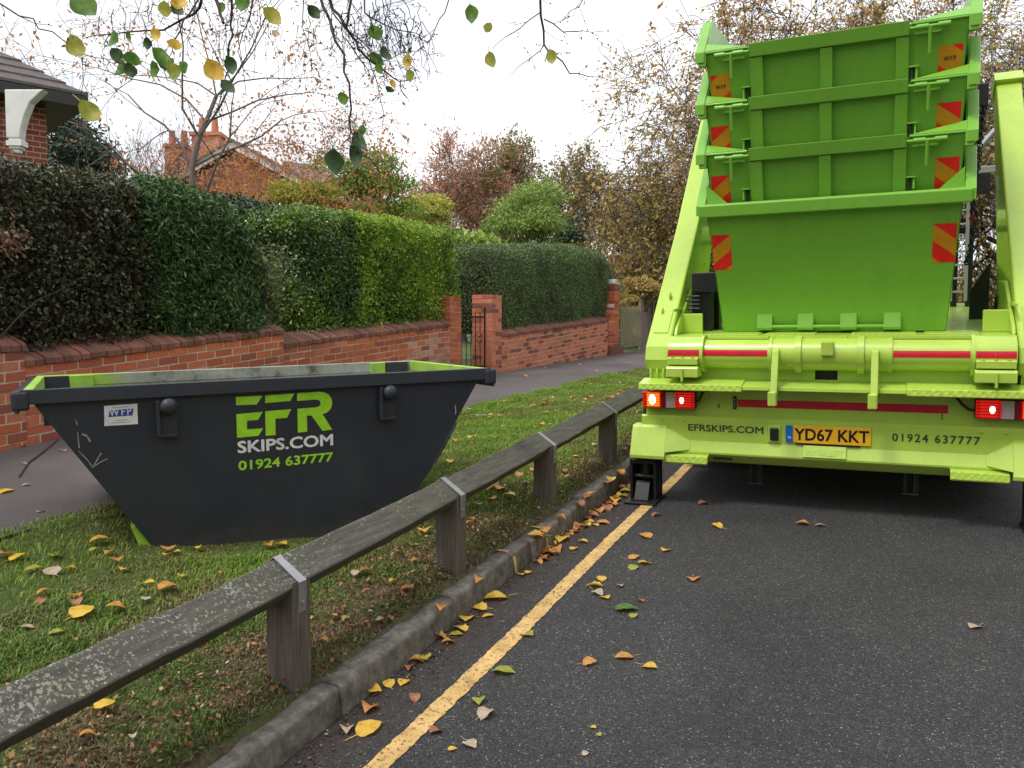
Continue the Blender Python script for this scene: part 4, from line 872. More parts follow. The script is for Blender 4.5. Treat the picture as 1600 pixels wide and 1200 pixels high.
# stabiliser jacks
def jack(xa,xb):
    b=MB()
    b.box(xa,xa+.022,-.02,.16,.02,.31); b.box(xb-.022,xb,-.02,.16,.02,.31); b.box(xa,xb,.14,.16,.02,.31); b.box(xa,xb,-.02,.0,.275,.305)
    j=P_('stabiliser_leg',b,m_black,bev=.005)
    b=MB(); b.prism([(.0,.15),(-.02,.14),(-.085,.022),(-.06,.02),(.02,.12)],xa+.045,xb-.045,0); P_('foot_wedge',b,m_black,j,.005)
    b=MB(); b.box(xa-.01,xb+.02,-.14,.16,.003,.02); P_('foot_pad',b,m_black,j,.005)
    b=MB(); b.tube([(xa+.005,.04,.17),(xb-.005,.04,.17)],.018,10); P_('pivot_pin',b,m_black,j,0)
    b=MB(); b.tube([((xa+xb)/2,.07,.18),((xa+xb)/2,.07,.5)],.04,12); P_('ram',b,m_black,j,0)
jack(-1.345,-1.150); jack(1.118,1.315)
# underside: chassis rails, axle, wheels, mudflaps, underrun
b=MB(); b.box(-.46,-.36,.09,6.5,.55,.85); b.box(.36,.46,.09,6.5,.55,.85); b.box(-1.0,1.0,.1,.2,.36,.6); P_('chassis',b,m_black)
for x in (-.485,.49):
    b=MB(); b.tube([(x-.03,.14,.36),(x-.03,.14,.16)],.016,8); b.tube([(x+.03,.14,.36),(x+.03,.14,.15)],.02,8); b.box(x-.05,x+.05,.12,.17,.145,.155); P_('towing_pin',b,m_black)
b=MB(); b.tube([(-1.0,1.75,.5),(1.0,1.75,.5)],.09,12); P_('axle',b,m_black,bev=0)
for s in (-1,1):
    for yw in (1.75,5.6):
        b=MB()
        for w0,w1 in (((.66,.93),(.97,1.22)) if yw<3 else ((.93,1.2),)):
            n=36; prof=[(.26,w0),(.44,w0+.01),(.485,w0+.04),(.495,w0+.07),(.495,w1-.07),(.485,w1-.04),(.44,w1-.01),(.26,w1)]
            vs=[];fs=[]
            for k in range(n):
                a=2*math.pi*k/n
                for r,xx in prof: vs.append((s*xx,yw+r*math.cos(a),.5+r*math.sin(a)))
            m_=len(prof)
            for k in range(n):
                for q in range(m_-1): fs.append((k*m_+q,k*m_+q+1,((k+1)%n)*m_+q+1,((k+1)%n)*m_+q))
            b.add(vs,fs,0,True)
        wh=P_('wheel',b,m_rubber,bev=0)
        b=MB(); b.tube([(s*.72,yw,.5),(s*1.18,yw,.5)],.27,24); b.tube([(s*1.15,yw,.5),(s*1.2,yw,.5)],.12,16); P_('rim',b,m_greyin,wh,.004)
    b=MB(); b.box(min(s*.52,s*1.24),max(s*.52,s*1.24),1.06,1.08,.12,.64); P_('mudflap',b,m_rubber)
    b=MB(); b.box(min(s*.55,s*1.235),max(s*.55,s*1.235),.2,4.3,.62,1.15); P_('side_body',b,m_lime,bev=.01)
# cab in front and its headboard frame
b=MB(); b.prism([(4.7,.55),(4.7,2.1),(4.85,2.17),(6.3,2.17),(6.65,1.4),(6.7,.55)],-.98,.98,0); cab=P_('cab',b,m_lime,bev=.05,segs=4)
b=MB(); b.box(-.95,.95,6.42,6.5,.4,.75); P_('front_bumper',b,m_black,cab)
for s in (-1,1):
    b=MB(); b.prism([(5.2,1.45),(5.2,2.0),(6.2,2.0),(6.45,1.45)],min(s*.975,s*.985),max(s*.975,s*.985),0); P_('side_window',b,plain('cab_glass',(.03,.035,.04),.08),cab,0)
b=MB(); 
for x in (.90,1.03): b.box(x-.028,x+.028,3.62,3.68,1.19,2.72)
b.box(.87,1.18,3.6,3.68,2.27,2.47); b.box(-.9,1.1,3.62,3.66,1.9,1.96)
b.box(-1.05,-.99,3.62,3.68,1.19,2.3); P_('headboard_frame',b,m_black)
b=MB(); b.box(.85,.88,3.5,3.56,1.25,2.42); b.box(.98,1.01,3.5,3.56,1.25,2.42)
for k in range(9): b.box(.88,.98,3.51,3.55,1.33+.13*k,1.35+.13*k)
P_('ladder',b,m_steel,bev=.003)
b=MB(); b.box(.83,.95,3.95,4.0,1.2,2.2); P_('cab_guard',b,m_lime,bev=.01)
b=MB(); b.box(1.06,1.2,3.3,3.36,2.44,2.50); b.tube([(1.0,3.3,2.6),(1.18,3.3,2.82)],.03,8); P_('work_lamp',b,m_steel)
for x0,y0,h0,h1 in ((.895,1.6,.42,.22),(1.0,.95,.38,.18)):
    b=MB(); b.prism([(x0,1.19),(x0+.13,1.19),(x0+.13,1.19+h0),(x0+.12,1.19+h0),(x0,1.19+h1)],y0,y0+.012,1); P_('skip_stop',b,m_black,bev=.003)
b=MB(); b.box(-1.0,-.86,.5,.62,1.19,1.62); b.box(-.98,-.80,.45,.55,1.48,1.62); b.box(-.92,-.84,.7,.82,1.19,1.55)
for k in range(4): b.tube([(-1.03,.44,1.36+.03*k),(-.93,.44,1.36+.03*k)],.008,6)
P_('valve_block',b,m_black)
b=MB(); b.tube([(.98,.9,1.26),(1.12,1.2,1.3)],.02,8); b.tube([(1.0,.5,1.24),(1.14,.4,1.22),(1.16,.2,1.2)],.012,8); P_('hydraulic_pipe',b,m_lime,bev=0)
# chains hanging from the right arm
def chain(p0,p1,n,name,mat,r=.018,sag=0.0,parent=None):
    b=MB(); p0=np.array(p0,float); p1=np.array(p1,float)
    for k in range(n):
        t=(k+.5)/n; c=p0+(p1-p0)*t+np.array([0,0,-sag*4*t*(1-t)]); d=(p1-p0)/np.linalg.norm(p1-p0)+np.array([0,0,-sag*4*(1-2*t)]); d/=np.linalg.norm(d)
        a=np.array([1.,.3,0]) if k%2 else np.array([-.3,1.,0]); a=a-d*(a@d); a/=np.linalg.norm(a)
        hl=np.linalg.norm(p1-p0)/n*.62; pts=[]
        for q in range(11):
            th=2*math.pi*q/10; pts.append(c+d*hl*math.sin(th)*1.0+a*r*.95*math.cos(th))
        b.tube(pts,.0058,5,caps=False)
    return P_(name,b,mat,parent,0)
chain((.955,1.98,2.98),(.905,1.75,2.0),34,'lifting_chain',m_black,.02)
chain((.985,1.99,2.98),(.93,1.85,2.25),25,'lifting_chain',m_black,.02)
chain((.90,1.3,2.0),(.83,1.1,1.62),14,'lifting_chain',m_black,.016,.05)
chain((.905,1.75,2.0),(.90,1.7,1.92),3,'chain_hook',plain('red_shackle',(.6,.03,.06),.4),.02)
b=MB(); b.box(.93,1.0,1.93,2.0,2.83,3.0); b.tube([(.965,1.965,2.83),(.965,1.965,2.72)],.012,8); P_('chain_hanger',b,m_black)
# ------------------------------------------------------------------ four green skips nested on the deck (x right, y forward, z up)
SKL=3.3
def green_skip(k,zoff,yoff,label,open_end):
    o=empty('stacked_skip',tuple(TO+TR@np.array([-.028,.30+yoff,1.20+zoff])),TR); tag(o,label,'skip','green skips stacked on the lorry')
    H=.86 if not open_end else .86; wb,wt=.705,.765   # half widths
    ys=-.29           # top of the end leans out towards the rear
    yb,yt2=1.75,2.35
    t=.006
    def q(u,z,off=0): # point on the rear end plate
        f=z/H; return ((wb+(wt-wb)*f)*u,ys*f+off,z)
    b=MB(); b.add([q(-1,0),q(1,0),q(1,H),q(-1,H),q(-1,0,t),q(1,0,t),q(1,H,t),q(-1,H,t)],[(0,1,2,3),(7,6,5,4),(0,4,5,1),(1,5,6,2),(2,6,7,3),(3,7,4,0)]); P_('end_plate',b,m_green,o,.0)
    rise=.29 if open_end else .29
    ra=.33
    for s in (-1,1):
        b=MB(); v=[]
        # side plate, with the rim stepping up from the low end
        prof=[(0,0),(ys,H),(ys+ra,H+rise),(yt2-.2,H+rise),(yb,0)]
        for off in (0,-t):
            for (y,z) in prof: v.append((s*(wb+(wt-wb)*z/H+off),y,z))
        n=len(prof); b.add(v,[tuple(range(n)),tuple(range(2*n-1,n-1,-1))]+[(i,i+n,(i+1)%n+n,(i+1)%n) for i in range(n)])
        P_('side_plate',b,m_green,o,0)
        # rim along the sloping shoulder and the top
        b=MB(); w1=wt+(wt-wb)*rise/H
        def seg(p,q2,wa,wb_):
            (y0,z0),(y1,z1)=p,q2; d=np.array([y1-y0,z1-z0]); d/=np.linalg.norm(d); nn=np.array([-d[1],d[0]])*.0
            vs=[]
            for (y,z,w_) in ((y0,z0,wa),(y1,z1,wb_)):
                for dx,dn in ((-.0,0),(.06,0),(.06,-.075),(.0,-.075)): vs.append((s*(w_+dx),y+d[1]*(-dn)*1.0*0+(-d[1])*dn*-1*0+ (d[1])*(-dn)*0, z+dn if abs(d[1])<.5 else z+dn*.9))
            b.add(vs,[(0,1,2,3),(7,6,5,4),(0,4,5,1),(1,5,6,2),(2,6,7,3),(3,7,4,0)])
        seg((ys-.03,H+.005),(ys+ra,H+rise),wt,w1); seg((ys+ra,H+rise),(yt2-.2,H+rise),w1,w1)
        P_('side_rim',b,m_green,o,.004)
    b=MB(); b.add([(-wb,yb,0),(wb,yb,0),(w1,yt2-.2,H+rise),(-w1,yt2-.2,H+rise),(-wb,yb-t,0),(wb,yb-t,0),(w1,yt2-.2-t,H+rise),(-w1,yt2-.2-t,H+rise)],[(0,1,2,3),(7,6,5,4),(0,4,5,1),(1,5,6,2),(2,6,7,3),(3,7,4,0)]); P_('end_plate',b,m_green,o,0)
    b=MB(); b.box(-wb,wb,0,yb,0,.008); P_('floor',b,m_green,o,0)
    # rear lip
    wl_=wt+.042
    lipz=.012
    if not open_end:
        b=MB(); b.prism([(ys+.03,H+.012),(ys-.03,H+.012),(ys-.045,H-.0),(ys-.036,H-.075),(ys+.02,H-.075)],-wl_,wl_,0); P_('lip',b,m_green,o,.006)
        for s in (-1,1):
            b=MB(); b.add([(s*wt,ys+.03,H+.013),(s*(wt-.14),ys+.03,H+.013),(s*wt,ys+.17,H+.013),(s*wt,ys+.03,H+.14)],[(0,1,2),(0,2,3),(0,3,1),(1,3,2)]); P_('corner_gusset',b,m_green,o,0)
        for x in (-.414,-.147,.124,.389):
            b=MB(); b.prism([(-.04,.13),(-.045,.105),(-.062,.03),(-.055,.012),(0,.012),(0,.13)],x-.052,x+.052,0); P_('hook_bracket',b,m_green,o,.005)
        b=MB(); b.tube([(-.41,-.045,.035),(.40,-.045,.035)],.012,8); P_('hook_bar',b,m_green,o,0)
    else:
        # corner lips either side of the drop-down door
        dl,dr=-.482,.447
        for a,c in ((-wl_,dl-.012),(dr+.012,wl_)):
            b=MB(); b.prism([(ys+.05,H+.012),(ys-.012,H+.008),(ys-.014,H-.004),(ys+.01,H-.01)],a,c,0); P_('lip',b,m_green,o,.004)
        for s in (-1,1):
            x=s*wl_; b=MB(); b.box(min(x,x-s*.05),max(x,x-s*.05),ys-.022,ys+.02,H-.085,H+.01); P_('corner_post',b,m_green,o,.005)
            # sloping flange that widens towards the corner
            b=MB(); xi=dl-.012 if s<0 else dr+.012; b.add([(xi,ys-.012,H+.010),(x,ys-.012,H+.010),(x,ys+.085,H+.085),(xi,ys+.05,H+.014),(xi,ys+.06,H-.02),(x,ys+.12,H-.02)],[(0,1,2,3),(0,3,4),(1,5,2),(3,2,5,4),(0,4,5,1)]); P_('flange',b,m_green,o,0)
        # door frame members
        yz=lambda z,off:ys*z/H-off
        def mem(x0,x1,z0,z1,off,name,bev=.004):
            b=MB(); v=[]
            for z in (z0,z1):
                for x in (x0,x1): v+= [(x,yz(z,0),z),(x,yz(z,off),z)]
            b.add(v,[(0,1,3,2),(4,6,7,5),(0,4,5,1),(2,3,7,6),(0,2,6,4),(1,5,7,3)]); return P_(name,b,m_green,o,bev)
        mem(dl,dr,H-.065,H+.014,.045,'door_top_rail')
        mem(dl,dl+.082,.0,H-.068,.035,'door_stile'); mem(dr-.072,dr,.0,H-.068,.035,'door_stile'); mem(-.055,.018,.0,H-.068,.035,'door_stile')
        for s,e in ((-1,dl),(1,dr)):
            xo=e+s*.02; xe=e+s*.215
            b=MB(); zz=H-.032; b.tube([(e+s*.0,yz(zz,.045),zz),(xe,yz(zz,.045),zz)],.010,10); lt_=P_('bolt_latch',b,m_green,o,0)
            for a in (.035,.15):
                b=MB(); b.tube([(e+s*a,yz(zz,.045),zz),(e+s*(a+.065),yz(zz,.045),zz)],.017,12); P_('latch_sleeve',b,m_green,lt_,0)
            b=MB(); b.tube([(e+s*.11,yz(zz,.055),zz),(e+s*.11,yz(zz,.05)+.03,zz-.145)],.011,8); P_('latch_handle',b,m_green,lt_,0)
            b=MB(); b.box(min(e+s*.03,e+s*.17),max(e+s*.03,e+s*.17),yz(zz,.012),yz(zz,0),zz-.03,zz-.018); P_('latch_plate',b,m_green,lt_,0)
            zz=H-.235; b=MB(); b.box(min(e,e+s*.055),max(e,e+s*.055),yz(zz,.05),yz(zz,0),zz-.004,zz+.004); b.box(min(e+s*.038,e+s*.048),max(e+s*.038,e+s*.048),yz(zz,.04),yz(zz,0),zz-.07,zz); hg=P_('hinge_bracket',b,m_green,o,0)
            b=MB(); b.tube([(e+s*.02,yz(zz,.02),zz-.0),(e+s*.02,yz(zz,.02),zz-.08)],.008,8); P_('hinge_pin',b,m_black,hg,0)
    # chevron stickers
    def chev(x0,x1,z0,z1,s,partial):
        b=MB(); v=lambda x,z,o_=.0015:(x,ys*z/H-o_,z)
        b.add([v(x0,z0),v(x1,z0),v(x1,z1),v(x0,z1)],[(0,1,2,3)]); st=b.build('reflective_sticker',m_orchev,o)
        # diagonal red bands
        wd=x1-x0; ht=z1-z0; 
        def band(c0,c1):
            # region between two diagonals; offset measured down from the top outer corner
            poly=[]
            pts=[]; sl=.095/.125
            import itertools
            f=lambda x:(x-x0)*sl if s>0 else (x1-x)*sl   # drop of the diagonal across the width
            # clip polygon numerically
            N_=24; top=[];bot=[]
            for i in range(N_+1):
                x=x0+wd*i/N_; a=z1-c0-f(x); c=z1-c1-f(x); a=min(max(a,z0),z1); c=min(max(c,z0),z1); top.append((x,a)); bot.append((x,c))
            bb=MB()
            for i in range(N_):
                if top[i][1]-bot[i][1]>1e-4 or top[i+1][1]-bot[i+1][1]>1e-4:
                    bb.add([v(*bot[i],.002),v(*bot[i+1],.002),v(*top[i+1],.002),v(*top[i],.002)],[(0,1,2,3)])
            if bb.f: bb.build('red_band',m_redchev,st)
        if partial: band(-.2,-.055); band(.10,.24)
        else: band(-.12,.0); band(.10,.20) 
        return st
    zt_=H-.19 if not open_end else H-.135
    part=(k==3)
    hh=.255
    chev(-.74,-.615,zt_-hh+(.02),zt_,-1,part); chev(.605,.735,zt_-hh+(.02),zt_,1,part)
    if part:
        for xa in (-.71,.635):
            z=zt_-.085; lettering('sticker_lettering','WFP',(xa,ys*z/H-.0025,z),(xa+.065,ys*z/H-.0025,z),.026,(0,ys/H,1),m_ink,o,.01,.0012,sp=1.3)
    return o
lab=['bottom green skip resting on the lorry deck with plain end and hook bar','second green skip from the bottom of the stack with latched drop door','third green skip from the bottom of the stack with latched drop door','topmost green skip of the stack with lettered stickers and drop door']
for k in range(4): green_skip(k,[0,.335,.655,.985][k],[0,0,.0,.0][k],lab[k],k>0)
# ------------------------------------------------------------------ trees
def unit(v): return v/(np.linalg.norm(v)+1e-9)
def tree(name,label,base,h,spread,r0,mat_bark,mat_leaf,nleaf,lsize,seed,cat='tree',group=None,depth=5,lean=(0,0),trunk=.35,droop=0.0,asp=.6,kids=(3,4),wob_=.18,leafr=.25,ratio=.72,upb=.25,limbs=None,flat=1.0,tw=1.0,minr=.004,path=None):
    """tapered trunk with limbs, twigs, and a loose crown of small leaves"""
    R=np.random.default_rng(seed); base=np.array(base,float); root=empty(name,tuple(base)); tag(root,label,cat,group)
    tr=MB(); br=MB(); LP=[]; LN=[]
    def walk(p,d,L,r,lv,mb):
        n=5 if lv<2 else 4 if lv<4 else 3; pts=[p.copy()]; rad=[r]; dd=d.copy()
        for i in range(n):
            j=R.normal(size=3)*wob_; dd=unit(dd+j+np.array([0,0,upb*(.5 if lv<3 else -.0)-droop*(lv>=2)*(.25+lv*.10)])); pts.append(pts[-1]+dd*L/n); rad.append(r*(1-(i+1)/n*(.35 if lv==0 else .55)))
        mb.tube(pts,[max(q,minr*.35) for q in rad],8 if lv==0 else 5 if lv<3 else 3,caps=False)
        if lv>=depth-2: LP.extend([pts[q]+R.normal(size=3)*L*.12 for q in range(1,n+1) for _ in range(2)])
        if lv<depth:
            k=int(R.integers(kids[0],kids[1]+1))+(1 if lv==0 else 0)
            for c in range(k):
                t=.35+.65*(c+R.uniform(.2,.9))/k if lv>0 else .45+.55*(c+.6)/k
                x=min(n-1e-6,t*n); i=int(x); q=pts[i]+(pts[i+1]-pts[i])*(x-i); rr=rad[i]*.68
                a=R.uniform(0,2*math.pi); side=unit(np.cross(dd,np.array([math.cos(a),math.sin(a),.3]))); side[2]*=flat
                nd=unit(dd*.72+side*(spread*(1.0 if lv<3 else .9))); walk(q,nd,L*ratio*R.uniform(.75,1.12),rr*R.uniform(.75,1),lv+1,br)
            if lv>0 or True: walk(pts[-1],unit(dd+R.normal(size=3)*.2),L*ratio*.9,rad[-1]*.9,lv+1,br)
    if path is None: walk(base,unit(np.array([lean[0],lean[1],1.0])),h*trunk,r0,0,tr)
    else:
        pp_=[base]+[np.array(q) for q in path]; nn_=len(pp_); rr_=[r0*(1-.55*i/(nn_-1)) for i in range(nn_)]; tr.tube(pp_,rr_,8,caps=False)
        for i in range(2,nn_):
            dd=unit(pp_[i]-pp_[i-1])
            for c in range(2 if i<nn_-1 else 4):
                a=R.uniform(0,6.28); side=Rv*(1 if (i+c)%2 else -1)*.9+np.array([0,0,.2])+Fv*R.uniform(-.5,.5)
                walk(pp_[i],unit(dd*.55+side*spread*1.2),h*trunk*.62*R.uniform(.8,1.15),rr_[i]*.5,2,br)
    put(tr,'trunk',mat_bark,root,att=False); put(br,'branches',mat_bark,root,att=False)
    P=np.array(LP); 
    # leaves hang in loose clusters on some of the twigs only
    keep=R.random(len(P))<.45; P=P[keep]; idx=R.integers(0,len(P),nleaf); w_=R.random(len(P))**2.6+.02; w_/=w_.sum(); idx=R.choice(len(P),nleaf,p=w_)
    Q=P[idx]+R.normal(size=(nleaf,3))*leafr*R.uniform(.3,1,size=(nleaf,1)); nr=np.tile([.3,-.3,.9],(nleaf,1))
    leaves('crown',Q,nr,lsize,asp,mat_leaf,root,bias=.25,droop=.3)
    return root
def bush(name,label,c,rx,ry,rz,n,size,mat,seed,cat='shrub',asp=.5,droop=0.0,spiky=0.0,lob=5,stem=True):
    """rounded shrub built from overlapping leafy shoots"""
    R=np.random.default_rng(seed); c=np.array(c,float); root=empty(name,(c[0],c[1],c[2]-rz)); tag(root,label,cat)
    cs=[np.array([R.uniform(-.6,.6)*rx,R.uniform(-.6,.6)*ry,R.uniform(-.75,.6)*rz]) for _ in range(lob*3)]+[np.zeros(3)]
    rr=[R.uniform(.28,.5) for _ in range(lob*3)]+[.75]
    which=R.choice(len(cs),n,p=np.array(rr)**2/np.sum(np.array(rr)**2)); u=norm(R.normal(size=(n,3))); u[:,2]=np.abs(u[:,2])*.9+u[:,2]*.1
    rad=np.array(rr)[which][:,None]*(1-np.abs(R.normal(size=(n,1)))*.2+.10*np.sin(u[:,:1]*9+u[:,2:]*7)+spiky*(R.random((n,1))**5))
    P=c+np.array(cs)[which]+u*rad*np.array([rx,ry,rz])
    leaves('foliage',P,norm(u+np.array([0,0,.3])),size,asp,mat,root,bias=.5,droop=droop)
    mb=MB()
    for k in range(26):
        e=c+np.array(cs[k%len(cs)])+R.normal(size=3)*np.array([rx,ry,rz])*.25; b0=np.array([c[0]+R.uniform(-.2,.2)*rx,c[1]+R.uniform(-.2,.2)*ry,c[2]-rz*1.05]); m=(e+b0)/2+R.normal(size=3)*.08*rx
        mb.tube([b0,m,e],[.02*rx+.006,.012*rx+.004,.004],5,caps=False)
    put(mb,'stems',m_bark,root,att=False)
    return root
lf_orange=leafmat('orange_autumn_leaves',[(0,(.34,.12,.05)),(.35,(.56,.22,.07)),(.7,(.68,.33,.10)),(1,(.58,.32,.18))],.4,.6)
lf_pink=leafmat('pinkish_autumn_leaves',[(0,(.38,.18,.12)),(.4,(.58,.30,.20)),(.75,(.64,.32,.16)),(1,(.46,.34,.15))],.4,.6)
lf_rust=leafmat('rust_brown_leaves',[(0,(.24,.15,.06)),(.35,(.42,.26,.09)),(.65,(.62,.38,.12)),(.82,(.70,.52,.16)),(1,(.34,.38,.10))],.4,.65,[(0,(.20,.22,.06)),(.5,(.42,.38,.10)),(1,(.60,.48,.14))],.35)
lf_rust2=leafmat('rust_pink_leaves',[(0,(.30,.18,.09)),(.4,(.52,.31,.14)),(.8,(.68,.42,.14)),(1,(.70,.52,.18))],.4,.65,[(0,(.26,.22,.08)),(.5,(.46,.36,.12)),(1,(.62,.46,.16))],.3)
lf_olive=leafmat('olive_brown_leaves',[(0,(.12,.13,.04)),(.4,(.24,.22,.07)),(.75,(.36,.28,.10)),(1,(.50,.32,.12))],.35,.6)
lf_green2=leafmat('mid_green_leaves',[(0,(.10,.18,.03)),(.5,(.22,.36,.055)),(1,(.40,.52,.11))],.35,.5)
lf_yelgreen=leafmat('yellow_green_leaves',[(0,(.22,.28,.05)),(.5,(.48,.50,.09)),(1,(.72,.64,.15))],.35,.5)
lf_palegreen=leafmat('pale_green_sprays',[(0,(.15,.24,.05)),(.5,(.27,.40,.09)),(1,(.42,.52,.15))],.3,.6)
lf_bluegreen=leafmat('blue_green_needles',[(0,(.02,.045,.03)),(.6,(.04,.085,.055)),(1,(.09,.13,.08))],.1,.6)
lf_gold=leafmat('golden_shrub_leaves',[(0,(.25,.17,.05)),(.5,(.48,.36,.10)),(1,(.62,.50,.20))],.35,.6)
def at(x,y,z): return tuple(dep(x,y,z))
def gat(x,z,zz=None):
    P=dep(x,535,z); return (P[0],P[1],gz(P[0],P[1])-.05)
tree('cherry_tree','slender cherry tree with sparse orange leaves rising behind the dark hedges',gat(312,14.5),7.0,.55,.075,m_barkgrey,lf_orange,2100,.085,3,depth=5,trunk=.50,leafr=.10,asp=.45,upb=.12,kids=(2,3),droop=.06,tw=1.3,minr=.012,path=[at(310,400,14.5),at(304,330,14.5),at(300,262,14.5),at(311,214,14.5),at(322,190,14.5),at(338,150,14.6)])
# low orange foliage of the same kind of tree in front of the middle house
tree('maple_tree','low spreading orange tree in front of the gabled brick house',gat(392,17),5.2,.85,.09,m_barkgrey,lf_orange,12500,.075,21,depth=5,trunk=.42,leafr=.30,asp=.5,upb=.02,flat=.6)
tree('maple_tree','bare branched orange tree to the left of the slender cherry tree',gat(232,17),4.6,.75,.08,m_barkgrey,lf_orange,4200,.075,25,depth=5,trunk=.42,leafr=.28,asp=.5,upb=.05)
tree('thin_tree','thin nearly bare tree with drooping twigs right of the house eaves',gat(205,23),6.6,.38,.05,m_bark,lf_pink,600,.09,12,depth=5,trunk=.45,leafr=.15,upb=.12,tw=1.2,minr=.012)
bush('conifer','blue-green conifer behind the house corner at the far left',at(122,262,18),1.0,1.0,1.35,9000,.13,lf_bluegreen,31,cat='conifer',asp=.3,spiky=.5)
# middle distance
spec=[('pink-orange leaved tree in the gap beyond the dark hedges',650,30,8.0,.75,lf_pink,12000,.10,41),
 ('thin pinkish tree left of the tall brown trees',725,33,9.4,.7,lf_pink,12000,.10,42),
 ('olive brown tree behind the pale green conifer',800,34,9.2,.72,lf_olive,18000,.11,43),
 ('rusty brown tree at the left edge of the tall trees',868,36,9.8,.72,lf_olive,18000,.11,44)]
for l,px,z,h,sp_,m,n,ls,sd_ in spec: tree('garden_tree',l,gat(px,z),h,sp_,.13,m_farbark,m,n,ls,sd_,group='trees beyond the gardens',leafr=.20,trunk=.34,upb=.08,minr=.026,kids=(2,3),depth=6,ratio=.72)
big=[('wide drooping brown tree nearest the paling fence behind the lorry arm',1035,29,12.5,.85,lf_rust2,34000,.125,57,.22),
 ('tall rust-leaved street tree just left of the green skips',1120,27,14.5,.62,lf_rust2,34000,.125,51,.24),
 ('tall sparse brown tree behind the stacked skips',1275,33,17.0,.62,lf_rust2,32000,.13,52,.26),
 ('tall dark-limbed tree rising behind the right of the skips',1420,30,15.5,.62,lf_rust,28000,.13,53,.26),
 ('tall brown tree at the far right behind the lifting arm',1590,28,13.0,.68,lf_rust,28000,.12,54,.22),
 ('spreading brown tree standing beyond the paling fence',1010,30,8.6,.8,lf_rust,30000,.12,55,.16),
 ('dense rust-brown tree between the paling fence and the lorry',1075,24,7.0,.8,lf_rust,26000,.11,56,.14)]
for l,px,z,h,sp_,m,n,ls,sd_,r in big: tree('street_tree',l,gat(px,z),h,sp_,r*1.15,m_bark,m,int(n*.72),ls,sd_,group='tall autumn trees',leafr=.13,trunk=.34,upb=.04,depth=6,kids=(3,3),droop=.12,minr=.026,ratio=.77,wob_=.22)
bush('shrub','leafy green shrub behind the bright privet hedge',at(578,303,18),1.05,1.0,.9,10000,.075,lf_green2,61,spiky=.45,droop=.0)
bush('shrub','yellow-leaved shrub behind the dark hedge below the gable',at(470,318,16),.95,.9,.5,8000,.06,lf_yelgreen,62,spiky=.4)
bush('shrub','yellow-green shrub just left of the pink-orange tree',at(655,335,21),.9,.9,.6,7000,.07,lf_yelgreen,66,spiky=.4)
bush('laurel','bright yellow-green laurel between the privet and the clipped hedge',at(735,385,17.5),.85,1.3,.42,3600,.13,leafmat('laurel_leaves',[(0,(.10,.20,.03)),(.5,(.24,.38,.06)),(1,(.48,.56,.12))],.3,.3),63,asp=.38)
bush('conifer','pale green feathery conifer rising above the clipped hedge',at(822,362,24),1.45,1.3,1.35,20000,.11,lf_palegreen,64,cat='conifer',asp=.3,spiky=.5)
bush('shrub','golden shrub behind the paling fence',at(1004,455,21.5),.55,.6,.5,6000,.065,lf_gold,65,spiky=.3)
bush('conifer','dark green conifer right of the pale feathery one',at(893,375,29),.6,.8,1.2,6000,.12,lf_bluegreen,67,cat='conifer',asp=.3,spiky=.3)
bush('shrub','dull green shrub against the lorry beyond the fence boards',at(1050,480,22),.5,.6,.6,5000,.07,lf_olive,68)
# distant hazy woodland closing the view
R=np.random.default_rng(5); n=60000; a=R.uniform(0,1,n); X=-60+a*85+R.normal(size=n)*2; Y=70+R.uniform(-3,3,n)+12*np.sin(a*9); top=6.0+2.2*np.sin(a*23)+1.4*np.sin(a*61+1)
P=np.stack([X,Y,2.2+R.random(n)**.8*top],1)
o=leaves('distant_woodland',P,np.tile([0,-1.,.4],(n,1)),.34,.6,lf_rust,None,bias=.3); tag(o,'mass of brown autumn woodland closing the far end of the street','woodland',None,'stuff')
# ------------------------------------------------------------------ houses
m_tile=m_rough('dark_roof_tiles',[(.3,(.07,.06,.058)),(.7,(.14,.12,.115))],9,.8,.4,.01)
m_tiled=m_rough('grey_brown_roof_tiles',[(.3,(.13,.11,.10)),(.7,(.22,.19,.175))],7,.85,.4,.01)
m_whitep=paint('white_gloss_woodwork',(.78,.78,.76),.4,(.4,.4,.37),.3,5)
m_fascia=plain('black_fascia',(.02,.02,.022),.5)
def bwall_mat(name,col,sc_=1.0,mort=(.45,.36,.30)):
    m,nt,b=newmat(name); co=objco(nt); t=nt.nodes.new('ShaderNodeTexBrick'); t.inputs['Color1'].default_value=(*col,1); t.inputs['Color2'].default_value=(col[0]*.6,col[1]*.6,col[2]*.7,1); t.inputs['Mortar'].default_value=(*mort,1)
    t.inputs['Scale'].default_value=sc_; t.inputs['Mortar Size'].default_value=.008; t.inputs['Brick Width'].default_value=.225; t.inputs['Row Height'].default_value=.075
    sx=nt.nodes.new('ShaderNodeSeparateXYZ'); nt.links.new(co,sx.inputs[0]); ad=nt.nodes.new('ShaderNodeMath'); ad.operation='ADD'; nt.links.new(sx.outputs[0],ad.inputs[0]); nt.links.new(sx.outputs[1],ad.inputs[1])
    cb=nt.nodes.new('ShaderNodeCombineXYZ'); nt.links.new(ad.outputs[0],cb.inputs[0]); nt.links.new(sx.outputs[2],cb.inputs[1]); nt.links.new(cb.outputs[0],t.inputs['Vector'])
    n=noise(nt,1.5,5,.6,co); r=ramp(nt,[(.3,(.75,.72,.72)),(.7,(1.15,1.12,1.1))]); nt.links.new(n.outputs[0],r.inputs[0])
    nt.links.new(mixc(nt,1.0,t.outputs[0],r.outputs[0],'MULTIPLY'),b.inputs['Base Color']); b.inputs['Roughness'].default_value=.9; bump(nt,b,t.outputs['Fac'],-.4,.006); return m
m_hb=bwall_mat('dark_red_house_brick',(.34,.085,.05)); m_ho=bwall_mat('orange_house_brick',(.62,.22,.12),1.0,(.5,.34,.25))
